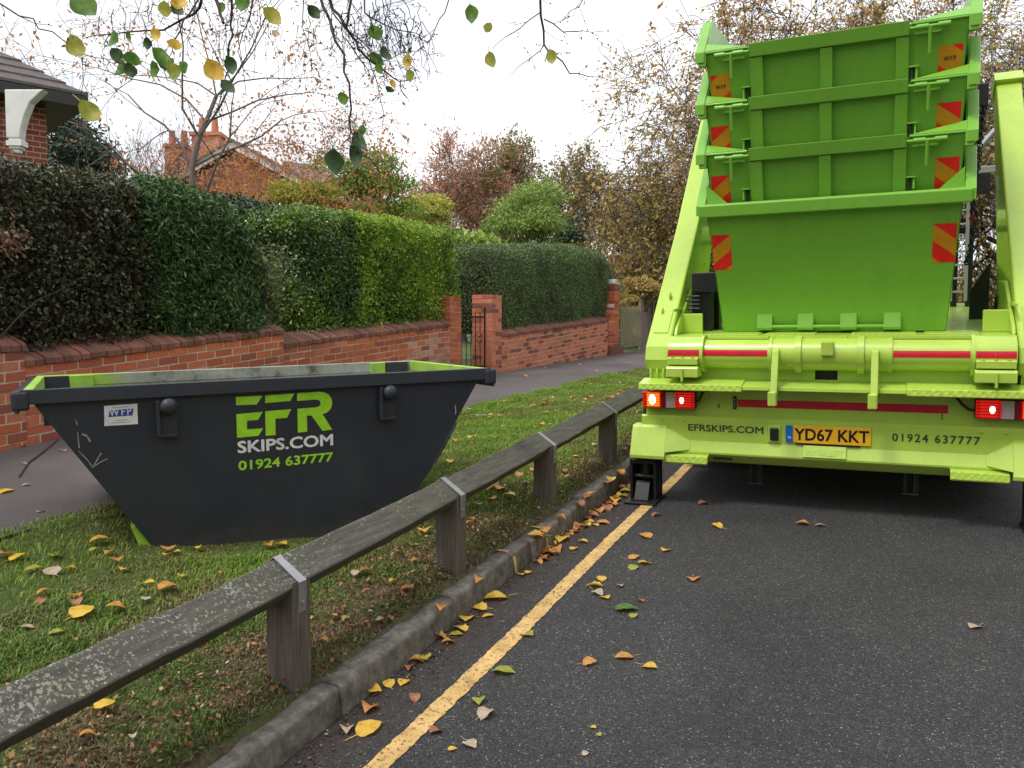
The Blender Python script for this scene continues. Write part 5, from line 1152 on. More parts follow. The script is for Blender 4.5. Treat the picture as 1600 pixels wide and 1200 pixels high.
# house 1: corner with hipped eaves at the far left, seen over the hedge
D1=11.5; rx=Rv; 
def loc(root,pts): 
    mi=root.matrix_world.inverted(); return [tuple(mi@Vector(p)) for p in pts]
c0=dep(74,245,D1); F2=np.array([Fv[0],Fv[1],0]); F2/=np.linalg.norm(F2); Z=np.array([0,0,1.])
h1=empty('house',tuple(np.array([c0[0],c0[1],1.0]))); tag(h1,'dark red brick house corner with slate eaves and white bracket at the far left','house')
zt1=dep(68,168,D1)[2]
dirA=-Rv*.72-F2*.69; dirA/=np.linalg.norm(dirA)   # front wall runs left and towards us
dirB=F2*.72-Rv*.69; dirB/=np.linalg.norm(dirB)    # side wall runs away
b=MB(); A=np.array([c0[0],c0[1],0]); f_=[A,A+dirA*6,A+dirA*6+dirB*6,A+dirB*6]; b.add([(*p[:2],.8) for p in f_]+[(*p[:2],zt1+.05) for p in f_],[(0,1,5,4),(1,2,6,5),(2,3,7,6),(3,0,4,7),(4,5,6,7)]); put(b,'wall',m_hb,h1,att=False)
ov1=.42; E0=A-dirA*ov1-dirB*ov1; E1=A+dirA*(6+ov1)-dirB*ov1; E2=A+dirA*(6+ov1)+dirB*(6+ov1); E3=A-dirA*ov1+dirB*(6+ov1)
cen=A+dirA*3+dirB*3; zr1=zt1+2.55
b=MB(); 
b.add([(*p[:2],zt1-.02) for p in (E0,E1,E2,E3)]+[(*p[:2],zt1+.13) for p in (E0,E1,E2,E3)],[(3,2,1,0),(0,1,5,4),(1,2,6,5),(2,3,7,6),(3,0,4,7)]); put(b,'fascia',m_fascia,h1,att=False)
b=MB(); nrow=16      # courses of tiles stepping up the hip
for k in range(nrow):
    t0,t1=k/nrow,(k+1.12)/nrow
    for (p,q) in ((E0,E1),(E1,E2),(E2,E3),(E3,E0)):
        L0=[p+(cen-p)*t0,q+(cen-q)*t0,q+(cen-q)*min(1,t1),p+(cen-p)*min(1,t1)]; z0=zt1+.15+2.4*t0; z1=zt1+.15+2.4*min(1,t1)
        b.add([(*L0[0][:2],z0+.03),(*L0[1][:2],z0+.03),(*L0[2][:2],z1),(*L0[3][:2],z1),(*L0[0][:2],z0-.01),(*L0[1][:2],z0-.01)],[(0,1,2,3),(4,5,1,0)])
put(b,'roof',m_tile,h1,att=False)
# white curved bracket under the eaves and white corner board
zb_=dep(60,142,D1-.9)[2]; Bq=dep(12,142,D1-.9); Bq=np.array([Bq[0],Bq[1],0]); b=MB(); k9=(D1-.9)/FPX
prof=[(0,0),(60,0),(50,9),(38,20),(29,40),(23,60),(21,74),(0,74)]; vs=[]
for off in (-.07,.07):
    for (u,v) in prof: q=Bq+Rv*u*k9+F2*off; vs.append((q[0],q[1],zb_-v*k9))
n=len(prof); b.add(vs,[tuple(range(n)),tuple(range(2*n-1,n-1,-1))]+[(i,i+n,(i+1)%n+n,(i+1)%n) for i in range(n)])
br_=put(b,'eaves_bracket',m_whitep,h1,bevel=.012,att=False)
b=MB(); q=Bq+Rv*12*k9
for (w_,z0,z1) in ((14,74,78),(19,78,86),(14,86,90),(9,90,96)):
    b.add([(*(q+Rv*sx*w_*k9*.62+F2*sy*w_*k9*.5)[:2],zb_-z*k9) for z in (z1,z0) for sx,sy in ((-1,-1),(1,-1),(1,1),(-1,1))],[(0,1,2,3),(4,5,6,7),(0,1,5,4),(1,2,6,5),(2,3,7,6),(3,0,4,7)])
put(b,'bracket_foot',m_whitep,br_,att=False)
b=MB(); p0=A+dirA*.86-dirB*.03; p1=A+dirA*1.25-dirB*.03; b.add([(*p[:2],z) for z in (.9,zt1-.05) for p in (p0,p1,p1+dirB*.05,p0+dirB*.05)],[(0,1,2,3),(4,7,6,5),(0,4,5,1),(1,5,6,2),(2,6,7,3),(3,7,4,0)]); put(b,'corner_board',m_whitep,h1,att=False)
# house 2: gable with white bargeboards, chimneys, and a long tiled roof to the right
D2=27.0; h2o=dep(395,330,D2); h2=empty('house',(h2o[0],h2o[1],1.3)); tag(h2,'orange brick gabled house with white bargeboards and two chimneys behind orange trees','house')
U=Rv; V_=F2
def hp(px,py,dz=0.0): return dep(px,py,D2+dz)
ap=hp(352,222); lb=hp(275,292); rb=hp(512,322)
# gable plane across the view, ridge running away and to the right
zA=ap[2]; gl=h2o-U*2.6; 
gab=[hp(278,292),hp(370,238),hp(500,308)]
b=MB(); base=1.2; pts=[(gab[0][0],gab[0][1],base),(gab[2][0],gab[2][1],base),tuple(gab[2]),tuple(gab[1]),tuple(gab[0])]; dv=V_*8
b.add(pts+[tuple(np.array(p)+dv) for p in pts],[(0,1,2,3,4),(9,8,7,6,5)]+[(i,i+5,(i+1)%5+5,(i+1)%5) for i in range(5)]); put(b,'wall',m_ho,h2,att=False)
for (p,q) in ((gab[0],gab[1]),(gab[1],gab[2])):
    d=unit(q-p); p2=p-d*.35 if p is gab[0] else p; q2=q+d*.4 if q is gab[2] else q
    b=MB(); b.add([tuple(x-V_*o_+Z*z) for o_ in (.42,.34) for (x,z) in ((p2,.02),(q2,.02),(q2,.30),(p2,.30))],[(0,1,2,3),(7,6,5,4),(0,4,5,1),(1,5,6,2),(2,6,7,3),(3,7,4,0)]); put(b,'bargeboard',m_whitep,h2,att=False)
    b=MB(); b.add([tuple(x-V_*.5+Z*(.34)) for x in (p2,q2)]+[tuple(x+V_*8.3+Z*(.34)) for x in (q2,p2)]+[tuple(x-V_*.5+Z*(.26)) for x in (p2,q2)]+[tuple(x+V_*8.3+Z*(.26)) for x in (q2,p2)],[(0,1,2,3),(7,6,5,4),(0,4,5,1),(1,5,6,2),(2,6,7,3),(3,7,4,0)]); put(b,'roof',m_tiled,h2,att=False)
# right-hand wing roof
e0,e1,e2,e3=dep(455,318,30),dep(545,300,30),dep(512,262,34),dep(440,250,34)
b=MB(); b.add([tuple(e0),tuple(e1),tuple(e2),tuple(e3)]+[tuple(p-Z*.12) for p in (e0,e1,e2,e3)],[(0,1,2,3),(7,6,5,4),(0,4,5,1),(1,5,6,2),(2,6,7,3),(3,7,4,0)]); put(b,'wing_roof',m_tiled,h2,att=False)
b=MB(); b.add([(*p[:2],1.2) for p in (e0,e1,e1+V_*4,e0+V_*4)]+[(p[0],p[1],p[2]-.15) for p in (e0,e1,e1+V_*4,e0+V_*4)],[(0,1,5,4),(1,2,6,5),(2,3,7,6),(3,0,4,7)]); put(b,'wing_wall',m_ho,h2,att=False)
for (px,py,wd,ht,pots,dz) in ((326,214,.95,1.6,2,1.5),(279,232,.75,1.3,2,3.0)):
    p=hp(px,py,dz); b=MB(); 
    def cbx(b,p,w_,d_,z0,z1): b.add([tuple(np.array([*(p+U*sx*w_+V_*sy*d_)[:2],z])) for z in (z0,z1) for sx,sy in ((-.5,-.5),(.5,-.5),(.5,.5),(-.5,.5))],[(3,2,1,0),(4,5,6,7),(0,1,5,4),(1,2,6,5),(2,3,7,6),(3,0,4,7)])
    cbx(b,p,wd,.6,p[2]-ht-1.2,p[2]); cbx(b,p,wd+.12,.72,p[2]-.02,p[2]+.1); ch=put(b,'chimney',m_ho,h2,att=False)
    for k in range(pots):
        q=p+U*(-.22+.44*k); b=MB(); b.tube([(q[0],q[1],p[2]+.1),(q[0],q[1],p[2]+.62)],[.13,.10],10); put(b,'chimney_pot',plain('terracotta',(.5,.17,.09),.8),ch,att=False)
# house 3: far red roof beyond the pillar
D3=62; h3=empty('house',at(972,450,D3)); tag(h3,'distant house with red tiled roof above the golden shrub','house')
b=MB(); q=[dep(940,440,D3),dep(992,438,D3),dep(992,405,D3+4),dep(952,398,D3+4)]; b.add([tuple(p) for p in q]+[tuple(p-Z*.2) for p in q],[(0,1,2,3),(7,6,5,4),(0,4,5,1),(1,5,6,2),(2,6,7,3),(3,7,4,0)]); put(b,'roof',m_rough('red_roof_tiles',[(.3,(.34,.09,.06)),(.7,(.48,.15,.10))],1.5),h3,att=False)
b=MB(); b.add([(*p[:2],z) for z in (2.0,q[0][2]-.1) for p in (q[0],q[1],q[1]+F2*5,q[0]+F2*5)],[(0,1,5,4),(1,2,6,5),(2,3,7,6),(3,0,4,7)]); put(b,'wall',plain('grey_render',(.35,.34,.33),.9),h3,att=False)
# ------------------------------------------------------------------ branches hanging from the tree overhead
oh=empty('overhanging_tree',tuple(dep(500,-700,3.4))); tag(oh,'bare twigs with a few green and yellow leaves hanging down from a tree overhead','tree')
tw=MB(); R=np.random.default_rng(77)
def twig(pts,r0,r1,z0,z1,side=6,L_=34):
    n=len(pts); P=[dep(x,y,z0+(z1-z0)*i/(n-1)+R.normal()*.02) for i,(x,y) in enumerate(pts)]
    Q=[P[0]]
    for a,c in zip(P[:-1],P[1:]): Q+= [a+(c-a)*.5+R.normal(size=3)*.006,c]
    tw.tube(Q,[r0+(r1-r0)*i/(len(Q)-1) for i in range(len(Q))],5,caps=False)
    for k in range(side):
        i=int(R.integers(1,len(Q)-1)); d=unit(Q[i]-Q[i-1]); s_=unit(np.cross(d,Fv))*(1 if R.random()<.5 else -1); l=R.uniform(.3,1)*L_*z0/FPX
        e=Q[i]+d*l*.7+s_*l*R.uniform(.3,.8)+R.normal(size=3)*.02; m=(Q[i]+e)/2+R.normal(size=3)*.006; tw.tube([Q[i],m,e],[max(r1*.8,.0012),.0011,.0008],4,caps=False)
        for q in range(2): tw.sphere(tuple(Q[i]+(e-Q[i])*R.uniform(.4,1)),.0028,nu=5,nv=4)
z=3.0
twig([(325,-30),(312,12),(285,30),(255,47),(200,50),(150,55),(130,60)],.006,.0014,2.9,3.2,10)
twig([(330,-30),(296,22),(282,48),(268,70),(262,95)],.004,.0014,2.9,2.9,8)
twig([(345,-40),(338,0),(345,25),(349,36)],.007,.005,2.7,2.6,0)
twig([(358,-30),(362,20),(364,55),(357,85),(352,120),(345,150),(347,190)],.005,.0014,3.0,3.0,12)
twig([(-20,-5),(30,25),(60,45),(105,68)],.0028,.0018,2.6,2.6,2)
twig([(105,75),(130,85),(165,92),(190,110)],.0018,.0012,2.8,2.8,5)
twig([(128,92),(130,130),(126,150),(115,165)],.0014,.0010,2.8,2.8,3)
twig([(400,-30),(390,30),(372,80),(385,150)],.0032,.0012,3.1,3.1,12)
twig([(500,-40),(520,15),(545,50),(560,78),(575,92),(600,110),(625,128),(632,150)],.0068,.0014,2.9,3.0,18)
twig([(485,-40),(505,10),(520,45),(538,85),(546,130),(549,170),(548,205),(560,228),(575,245),(590,262),(598,270)],.0055,.0014,2.8,2.7,16)
twig([(548,205),(535,225),(528,240)],.0024,.0012,2.7,2.7,2)
twig([(555,-30),(545,20),(540,45)],.0055,.004,2.9,2.9,3)
twig([(560,-30),(570,20),(600,38),(640,50),(665,60)],.0036,.0012,3.0,3.1,8)
twig([(575,90),(590,130),(595,160),(597,200)],.002,.0012,3.0,3.0,6)
twig([(470,-30),(473,30),(480,60),(486,130)],.0026,.001,3.1,3.1,8)
twig([(540,60),(560,90),(575,110),(583,145)],.0026,.001,3.0,3.0,10)
twig([(520,20),(560,60),(590,90),(610,92),(648,80)],.003,.001,2.9,2.9,10)
twig([(705,-25),(695,20),(680,45),(667,70)],.0024,.0012,3.0,3.0,3)
twig([(842,-30),(845,25),(850,70),(865,85),(890,115),(920,120),(960,128)],.0055,.0012,3.0,3.1,10)
twig([(850,70),(830,90),(795,120)],.0024,.001,3.0,3.0,4)
twig([(843,20),(812,45),(770,75)],.0024,.001,3.0,3.0,4)
twig([(850,30),(880,50),(910,48),(940,60)],.003,.001,3.0,3.0,6)
twig([(930,-20),(905,10),(880,30)],.003,.001,3.1,3.1,5)
for k in range(46):
    x=R.uniform(440,660); y=R.uniform(-10,60); pts=[(x,y)]
    for q in range(4): pts.append((pts[-1][0]+R.uniform(-8,16),pts[-1][1]+R.uniform(12,30)))
    twig(pts,.0018,.0008,R.uniform(2.8,3.6),3.2,3,20)
for k in range(34):
    x=R.uniform(150,440); y=R.uniform(-20,30); pts=[(x,y)]
    for q in range(4): pts.append((pts[-1][0]+R.uniform(-14,14),pts[-1][1]+R.uniform(10,30)))
    twig(pts,.0016,.0008,R.uniform(2.9,3.8),3.3,3,20)
# the bough and trunk the twigs hang from, above and behind the photographer
put(tw,'twigs',m_twig,oh,att=False)
b=MB(); b.tube([(-3.3,-2.6,.0),(-3.2,-2.4,2.2),(-3.0,-1.8,4.0),(-2.6,-.6,5.0),(-1.8,.9,5.2),(-1.6,2.2,4.6),(-1.7,2.9,3.9)],[.22,.19,.16,.11,.07,.035,.008],12); put(b,'trunk',m_bark,oh,att=False)
b=MB(); 
for (x,y,z) in ((330,-30,2.9),(500,-40,2.9),(842,-30,3.0),(400,-30,3.1),(-20,-5,2.6),(705,-25,3.0)):
    e=dep(x,y,z); s0=np.array([-1.9,1.0,5.15]); m=(e+s0)/2+np.array([0,0,.35]); b.tube([s0,m,e],[.03,.015,.006],6,caps=False)
put(b,'boughs',m_bark,oh,att=False)
# broad leaf with veins-fold, serrate oval
def leafshape(L,Wd,fold,curl,R):
    n=9; vs=[]; fs=[]
    for i in range(n):
        t=i/(n-1); w_=Wd*math.sin(math.pi*min(1,t**.72))**.85*(1 if 0<i<n-1 else 0)
        w_*=1+R.uniform(-.08,.08); y=L*(t-.5); z=-curl*(t-.5)**2*4
        vs+=[(-w_,y,z+fold*w_),(0,y,z),(w_,y,z+fold*w_*R.uniform(.5,1.3))]
    for i in range(n-1):
        for q in (0,1): fs.append((i*3+q,i*3+q+1,(i+1)*3+q+1,(i+1)*3+q))
    # stalk
    k=len(vs); s=.0016*L/.07; vs+=[(-s,-L*.5,0),(s,-L*.5,0),(s*.6,-L*.95,L*.05),(-s*.6,-L*.95,L*.05)]; fs.append((k,k+1,k+2,k+3))
    return vs,fs
def broadmat(name,c1,c2,c3,tr=.35):
    m,nt,b=newmat(name); co=objco(nt); n=noise(nt,30,5,.65,co); r=ramp(nt,[(.30,c1),(.46,c2),(.68,c3)]); nt.links.new(n.outputs[0],r.inputs[0])
    nt.links.new(r.outputs[0],b.inputs['Base Color']); b.inputs['Roughness'].default_value=.5
    t=nt.nodes.new('ShaderNodeBsdfTranslucent'); nt.links.new(r.outputs[0],t.inputs[0]); ms=nt.nodes.new('ShaderNodeMixShader'); ms.inputs[0].default_value=tr
    nt.links.new(b.outputs[0],ms.inputs[1]); nt.links.new(t.outputs[0],ms.inputs[2]); nt.links.new(ms.outputs[0],nt.nodes['Material Output'].inputs[0]); return m
LM={'y':broadmat('fallen_yellow',(.55,.28,.03),(.88,.56,.07),(.92,.66,.14)),'o':broadmat('fallen_orange',(.40,.14,.04),(.72,.32,.08),(.82,.46,.16)),
    'b':broadmat('fallen_brown',(.20,.085,.045),(.44,.18,.09),(.56,.27,.15)),'p':broadmat('fallen_pale',(.40,.30,.20),(.60,.48,.34),(.68,.58,.44)),
    'g':broadmat('leaf_green',(.05,.13,.02),(.10,.24,.03),(.22,.36,.05),.4),'d':broadmat('leaf_dark_green',(.02,.05,.015),(.035,.085,.02),(.06,.12,.03),.2),
    'l':broadmat('leaf_lime_yellow',(.20,.30,.04),(.42,.45,.07),(.62,.52,.10),.4)}
# px, py, size px, rotation deg, colour
OV=[(120,76,36,35,'l'),(133,8,44,40,'g'),(142,176,38,35,'l'),(176,62,26,-20,'g'),(201,57,14,40,'g'),(209,93,30,70,'g'),(183,88,26,20,'d'),(188,108,26,-30,'g'),(204,111,22,5,'d'),(243,55,20,10,'y'),(230,69,18,-10,'d'),(252,88,30,60,'g'),(240,110,26,0,'g'),(262,98,24,30,'g'),(275,70,24,60,'y'),(272,114,28,10,'l'),(286,106,20,20,'g'),(258,98,28,50,'d'),(336,112,36,30,'y'),(361,104,28,20,'d'),(357,136,26,45,'d'),(258,16,24,10,'l'),(278,16,22,40,'d'),(282,3,26,60,'y'),(346,12,16,20,'g'),(378,5,26,0,'g'),(428,27,34,35,'l'),(432,52,14,70,'p'),(492,20,26,35,'d'),(587,52,24,20,'g'),(590,93,26,60,'g'),(604,85,24,40,'d'),(593,108,18,30,'g'),(636,98,20,0,'y'),(640,119,18,20,'l'),(614,131,14,40,'y'),(610,140,14,70,'d'),(536,155,19,0,'g'),(565,206,20,-20,'g'),(562,222,30,45,'d'),(523,254,36,-8,'d'),(557,247,36,15,'d'),(737,24,28,0,'g'),(762,44,16,-20,'l'),(767,95,24,25,'l'),(862,90,22,10,'l'),(640,80,10,0,'d')]
lb_=empty
for k,(x,y,s,rt,c) in enumerate(OV):
    z=2.75+.25*R.random(); L_=s/FPX*z*1.12; vs,fs=leafshape(L_,L_*R.uniform(.27,.42),R.uniform(.1,.5),L_*R.uniform(.05,.25),R); sk=R.uniform(-.25,.25); vs=[(p[0]+sk*p[1]*abs(p[1])/L_*2+R.normal()*.0006,p[1],p[2]) for p in vs]
    a=math.radians(rt); tilt=R.uniform(-.5,.5); ct=dep(x,y,z); ex=Rv*math.cos(a)+Uv*math.sin(a)*1; ey=-Rv*math.sin(a)*-1*1; ey=Rv*math.sin(a)-Uv*math.cos(a); ex=Rv*math.cos(a)+Uv*math.sin(a); ez=np.cross(ex,ey)
    ex2=ex*math.cos(tilt)+ez*math.sin(tilt); ez2=np.cross(ex2,ey)
    b=MB(); b.add([ct+ex2*p[0]+ey*p[1]+ez2*p[2] for p in vs],fs,0,True); put(b,'leaf',LM[c],oh,att=False)
# ------------------------------------------------------------------ fallen leaves
base_={}
for c in LM:
    for v in range(3):
        if v==2: vs,fs=leafshape(.078,.029,.42,.016,R)
        elif v==1: vs,fs=leafshape(.08,.032,.28,.010,R)
        else: vs,fs=leafshape(.082,.033,.18,.006,R)
        me=bpy.data.meshes.new('fallen_leaf'); me.from_pydata([tuple(p) for p in vs],[],fs); me.materials.append(LM[c]); 
        for p in me.polygons: p.use_smooth=True
        base_[(c,v)]=me
CN={'y':'yellow','o':'orange','b':'curled brown','p':'pale dry','g':'green','l':'yellow-green','d':'dark green'}
def fallen(x,y,spx,c,v=None,rt=None,where=None,tl=None):
    P=hit(x,y); D=(P-CC)@Fv; X,Y=P[0],P[1]
    zg=vz(X,Y) if -4.1<X<-2.0 else ground(X,Y)
    v=int(R.integers(0,3)) if v is None else v; sc_=min(1.5,max(.3,spx/FPX*D/.082))*1.12; h=(.006 if v==0 else .012)*sc_
    wh='asphalt road' if X>-1.888 else 'kerb' if X>-2.0 else 'grass verge' if X>-4.1 else 'footpath'
    if -1.89<X<-1.62: wh='gutter'
    o=bpy.data.objects.new('fallen_leaf',base_[(c,v)]); COL.objects.link(o); up_=.022 if wh=='grass verge' else .004
    o.location=(X,Y,zg+h+up_); o.scale=(sc_,)*3; t_=.12 if v==0 else .24
    o.rotation_euler=(math.atan(G)+R.uniform(-t_,t_),R.uniform(-t_,t_),R.uniform(0,6.28) if rt is None else rt)
    zone=('close to the camera' if Y<2.2 else 'level with the first fence post' if Y<3.1 else 'between the first and second fence posts' if Y<4.4 else 'near the third fence post' if Y<5.8 else 'near the lorry end of the fence' if Y<8 else 'far beyond the fence posts')
    side=('on the path side' if X<-2.9 else 'just behind the rail' if X<-2.2 else 'by the foot of the posts') if wh=='grass verge' else ''
    lb={'asphalt road':'%s fallen leaf lying on the open asphalt','gutter':'%s fallen leaf in the gutter between kerb and yellow line','kerb':'%s fallen leaf on top of the kerb','grass verge':'%s fallen leaf lying in the grass verge','footpath':'%s fallen leaf on the footpath beside the wall'}[wh]%(('small ' if sc_<.75 else 'large ' if sc_>1.15 else '')+('flat ' if v==0 else 'folded ' if v==2 and c!='b' else '')+CN[c])
    lb=' '.join((lb+' '+(side+' ' if side else '')+zone).replace('lying ','').split()[:16])
    tag(o,lb,'leaf','%s leaves fallen on the %s'%(CN[c],wh))
FL=[(577,1141,42,'y',0),(542,1143,30,'p',2),(582,1083,30,'y',1),(607,1071,22,'y',1),(630,1068,22,'y',0),(577,1110,34,'o',2),(648,1092,22,'b',2),(788,1051,34,'l',0),(760,1118,32,'p',2),(748,1098,26,'l',1),(735,1165,26,'p',0),(707,1172,14,'y',0),(680,1145,22,'b',1),(824,993,24,'l',0),(712,993,22,'l',0),(728,968,30,'y',0),(719,985,26,'y',1),(683,998,32,'o',2),(690,990,26,'o',2),(700,1005,20,'o',1),(664,1030,24,'l',1),(650,1035,26,'o',2),(640,1045,20,'b',2),(775,935,36,'y',0),(748,940,22,'o',2),(749,953,24,'y',1),(763,964,18,'y',0),(979,953,34,'g',0),(990,963,16,'l',0),(975,1028,28,'o',0),(1015,1043,24,'y',0),(921,1038,22,'o',1),(1083,906,24,'o',0),(1120,824,18,'y',1),(1040,861,20,'y',0),(1008,838,24,'o',0),(991,872,18,'o',0),(1007,881,22,'y',0),(990,888,18,'l',0),(940,905,18,'y',0),(928,918,26,'y',1),(934,929,22,'p',1),(946,935,20,'y',0),(969,917,14,'p',1),(1001,940,12,'b',1),(1253,820,20,'o',1),(1282,823,16,'p',1),(1523,981,24,'p',0),(1025,806,16,'b',2),(1098,788,16,'b',1),(942,818,22,'o',0),(929,821,14,'y',0),(910,848,16,'y',1),(897,858,16,'y',0),(876,845,28,'y',1),(870,860,22,'o',2),(858,866,24,'o',2),(850,872,18,'b',2),(838,870,24,'y',1),(826,895,14,'y',0),(815,900,16,'y',1),(840,880,18,'o',2),(905,825,18,'b',1),(890,833,14,'p',2),(926,808,20,'b',2),(935,800,22,'o',2),(948,795,22,'b',2),(955,790,20,'o',1),(962,782,20,'b',2),(970,778,22,'y',2),(978,770,20,'l',1),(985,765,14,'o',2),(927,1138,10,'y',0),(915,1180,12,'p',1),(935,1150,8,'l',1),
 (165,1113,32,'y',0),(137,1171,26,'o',2),(208,1165,16,'p',2),(243,1048,20,'y',1),(130,963,40,'y',0),(182,959,28,'o',1),(88,999,22,'l',0),(68,927,20,'o',1),(65,945,18,'b',2),(118,940,24,'o',1),(120,950,22,'b',2),(42,987,20,'p',0),(5,870,30,'o',1),(28,872,26,'y',0),(52,889,22,'l',0),(85,872,22,'l',0),(80,898,28,'p',0),(110,896,16,'o',1),(155,857,28,'y',1),(170,873,18,'o',1),(183,890,24,'o',1),(193,902,16,'y',0),(148,868,16,'l',1),(263,866,26,'o',1),(260,878,16,'y',0),(277,870,10,'y',1),(262,935,28,'o',1),(285,915,18,'y',1),(232,926,20,'y',0),(228,948,16,'p',0),(347,900,14,'o',1),(420,853,18,'o',1),(440,851,22,'y',0),(310,858,12,'y',1),(62,801,14,'p',0),(8,770,24,'y',0),(40,726,12,'p',1),(99,705,14,'p',0),(40,760,12,'p',1),(38,698,10,'o',1),
 (663,833,26,'y',1),(648,850,12,'l',0),(693,868,12,'y',1),(535,883,18,'o',2),(555,900,16,'p',1),(613,913,14,'y',1),(637,930,20,'o',1),(594,968,12,'p',1),(520,962,14,'o',1),(540,965,16,'l',1),(505,1007,16,'o',2),(433,1000,14,'l',1),(570,898,20,'b',2),(610,968,12,'b',2),(648,880,12,'o',2),(765,768,26,'o',2),(782,772,20,'o',1),(768,785,16,'o',1),(748,795,14,'o',1),(795,782,20,'y',1),(735,820,16,'b',2),(820,765,14,'p',1),(812,748,16,'o',2),(822,745,14,'b',2),(833,740,12,'o',2),(735,828,14,'o',2),(900,717,12,'y',1),(880,740,14,'b',2),(890,750,14,'o',2),(700,740,8,'p',0),
 (688,712,16,'o',1),(703,728,14,'y',1),(712,695,12,'o',2),(735,690,10,'y',1),(740,686,10,'p',0),(732,645,10,'p',0),(745,655,8,'p',0),(755,656,8,'p',0),(790,633,12,'p',0),(833,640,14,'b',1),(852,632,12,'b',1),(780,655,10,'o',1),(845,668,12,'o',1),(787,672,8,'p',1),(912,625,10,'o',1),(862,622,8,'p',1),(895,622,10,'y',1),(930,640,12,'p',1),(955,625,14,'o',1),(970,615,14,'o',1),(985,612,12,'b',1),(930,697,12,'p',1),(985,698,16,'b',1),(995,690,12,'o',1),(975,706,12,'b',2),(820,588,10,'o',0),(850,575,8,'p',0),(790,577,10,'o',0),(888,562,8,'p',0),(905,570,8,'o',0),(930,580,8,'p',0),(980,568,8,'o',0)]
for x,y,s,c,v in FL: fallen(x,y,s,c,v)
for k in range(44):
    y=R.uniform(755,880); x=990-(y-750)*1.16+R.uniform(-14,12)
    P9=onX(x,y,-1.80); px9=800+FPX*((P9-CC)@Rv)/((P9-CC)@Fv)
    fallen(x,y,R.uniform(11,21),'oobby'[int(R.integers(0,5))],int(R.integers(1,3)))
for k in range(40):   # small ones scattered further along the verge and path
    x=R.uniform(760,1000); y=590+ (1000-x)*.2+R.uniform(0,60)
    fallen(x,y,R.uniform(5,9),'yopb'[int(R.integers(0,4))],1)
# dead leaf fragments and moss scraps too many to count
n=9500; Yl=1.0+R.random(n)**1.7*10; Xl=-2.0-np.abs(R.normal(size=n))*np.where(Yl<2.6,.5,.30); mk=(Xl>-4.0); Xl,Yl=Xl[mk],Yl[mk]; n=len(Xl)
Zl=np.array([vz(a,c)+.012 for a,c in zip(Xl,Yl)])
o=leaves('leaf_litter',np.stack([Xl,Yl,Zl+R.random(n)*.012],1),np.tile([0,0,1.],(n,1)),.017,.62,leafmat('leaf_litter',[(0,(.09,.05,.03)),(.45,(.22,.10,.05)),(.75,(.38,.17,.08)),(.93,(.45,.25,.13)),(1,(.6,.48,.32))],.1,.8),None,bias=.62,sizevar=.75); tag(o,'crumbled brown dead leaves littering the verge by the kerb','leaf litter',None,'stuff')
n=2600; Yl=1.6+R.random(n)*7; Xl=-1.88+np.abs(R.normal(size=n))*.10
o=leaves('gutter_litter',np.stack([Xl,Yl,np.array([zr(a)+.005 for a in Yl])],1),np.tile([0,0,1.],(n,1)),.012,.6,leafmat('gutter_litter',[(0,(.03,.02,.015)),(.6,(.10,.05,.03)),(.9,(.22,.10,.05)),(1,(.5,.4,.25))],.1,.8),None,bias=.8,sizevar=.7); tag(o,'fine brown leaf crumbs gathered in the gutter','leaf litter',None,'stuff')
# grass: blades, thicker and greener away from the kerb
def blades(name,n,xr,yr,hgt,wd,mat,dens,label,pw=1.0):
    X=R.uniform(*xr,n); Y=yr[0]+(yr[1]-yr[0])*R.random(n)**pw; keep=R.random(n)<dens(X,Y); X,Y=X[keep],Y[keep]
    # nothing grows under the skip
    l=(np.stack([X,Y],1)-SO[:2])@SR[:2,:2]; ins=(l[:,0]>-.02)&(l[:,0]<bl_+.02)&(l[:,1]>.03)&(l[:,1]<SW-fl*2); X,Y=X[~ins],Y[~ins]; n=len(X)
    Z0=np.array([vz(a,c) for a,c in zip(X,Y)])-.004; h=hgt*R.uniform(.45,1.25,n)*(1+.35*np.sin(5*X+3*Y)*np.sin(2*X-4*Y)); a=R.uniform(0,6.28,n); l1=R.uniform(.2,1.1,n)*h; wd_=wd*(1+.06*Y)
    l=(np.stack([X,Y],1)-SO[:2])@SR[:2,:2]; near_=(l[:,0]>-.15)&(l[:,0]<bl_+.1)&(l[:,1]>-.22)&(l[:,1]<.05); h=np.where(near_,h*.45,h)
    B=np.stack([X,Y,Z0],1); s_=np.stack([np.cos(a),np.sin(a),np.zeros(n)],1); d_=np.stack([np.cos(a+1.3),np.sin(a+1.3),np.zeros(n)],1)
    mid=B+d_*(l1*.35)[:,None]+np.array([0,0,1])*(h*.6)[:,None]; tip=B+d_*l1[:,None]+np.array([0,0,1])*(h*.95-.25*l1)[:,None]; w3=(s_*wd_[:,None])
    V=np.stack([B-w3,B+w3,mid+w3*.8,mid-w3*.8,tip+w3*.15,tip-w3*.15],1).reshape(-1,3); k=np.arange(n)[:,None]*6
    F=np.concatenate([k+np.array([0,1,2,3]),k+np.array([3,2,4,5])],0); at_=R.random(n); o=npmesh(name,V,F,mat,None,att=np.concatenate([at_,at_])); tag(o,label,'grass',None,'stuff')
gm=leafmat('grass_blades',[(0,(.12,.19,.025)),(.4,(.20,.35,.04)),(.75,(.29,.46,.06)),(.94,(.38,.50,.10)),(1,(.52,.47,.2))],.35,.6,[(0,(.13,.17,.035)),(.6,(.25,.32,.06)),(1,(.42,.40,.16))],1.1)
gm2=leafmat('mossy_weeds',[(0,(.06,.11,.02)),(.5,(.13,.22,.04)),(.85,(.22,.32,.07)),(1,(.34,.38,.13))],.25,.6,[(0,(.11,.085,.045)),(.5,(.24,.20,.095)),(1,(.46,.38,.22))],2.6)
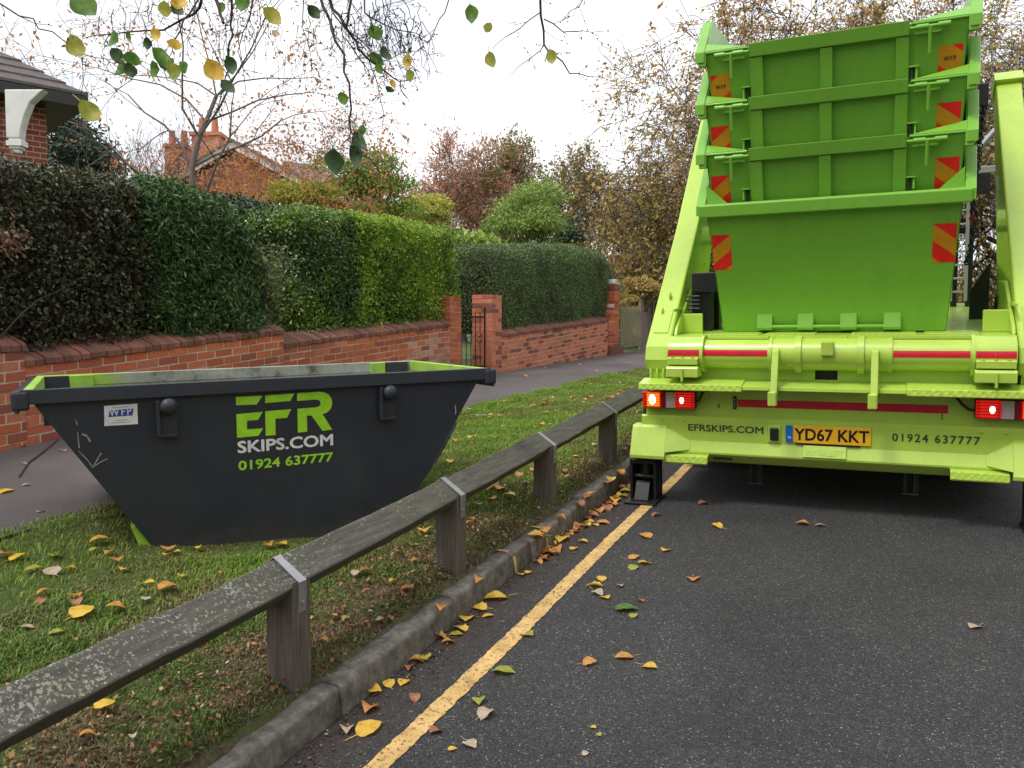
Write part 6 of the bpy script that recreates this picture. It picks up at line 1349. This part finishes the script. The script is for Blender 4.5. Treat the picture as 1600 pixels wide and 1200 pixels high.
def dg(X,Y):
    e=np.clip((-2.35-X)/.6,0,1)*np.clip((Y-2.0)/1.0,.25,1); nz=.5+.5*np.sin(3.1*X+1.3*Y)*np.sin(2.3*Y-1.7*X+1); far=np.clip((Y-4.2)/2,0,1); nearb=np.clip((Y-1.5)/1.6,.12,1); return np.clip(e*(.35+.65*nz)*nearb+far*np.clip((-2.12-X)/.25,0,1),0,1)
blades('grass',330000,(-4.14,-2.1),(1.2,15),.036,.0020,gm,dg,'short green grass covering the verge around the dark skip',1.5)
def dw(X,Y):
    return np.clip(.5+.9*np.sin(4.3*X+1.1*Y)*np.sin(3.7*Y+2*X)+.5*np.sin(11*X+7*Y)*np.sin(9*Y-5*X)-.25,.28,1)
blades('weeds',280000,(-3.3,-1.985),(.8,6.5),.022,.0024,gm2,dw,'mossy green weeds and clover patches along the back of the kerb',1.2)
o=bpy.data.objects.get('weeds')
# round stone cover in the verge near the fence end, twig and bits on the footpath
p=hit(968,636); sc_=empty('stone_cover',(p[0],p[1],p[2])); 
b=MB(); b.tube([(p[0],p[1],p[2]-.03),(p[0],p[1]+.003,p[2]+.035)],.19,20,sm=False); bpy.data.objects.remove(sc_); o=b.build('stone_cover',m_kerb,None,bevel=.01); tag(o,'flat round stone cover set in the grass beside the knee rail','cover')
b=MB(); q=[hit(30,748),hit(45,725),hit(62,713),hit(90,690),hit(103,672)]; b.tube([x+np.array([0,0,.012]) for x in q],[.004,.006,.006,.004,.003],6); o=b.build('fallen_twig',m_twig); tag(o,'thin dark twig lying on the footpath left of the dark skip','twig')

# ------------------------------------------------------------------ unseen leaf mass added behind and right of the camera to darken upright faces
R=np.random.default_rng(15); n=26000; a=R.uniform(-1,1,n)
X=np.where(a<0,9.5+R.normal(size=n)*.9,-14+R.random(n)*26); Y=np.where(a<0,-26+R.random(n)*60,-24+R.normal(size=n)*.9); top=8.5+1.8*np.sin(X*.9+Y*.5)+np.sin(Y*1.3)
P=np.stack([X,Y,R.random(n)**.9*top],1); o=leaves('light_blocking_foliage',P,np.tile([-1.,.5,.3],(n,1)),.55,.7,lf_olive,None,bias=.3); tag(o,'unseen mass of olive brown foliage added to block low light behind the camera','woodland',None,'stuff')
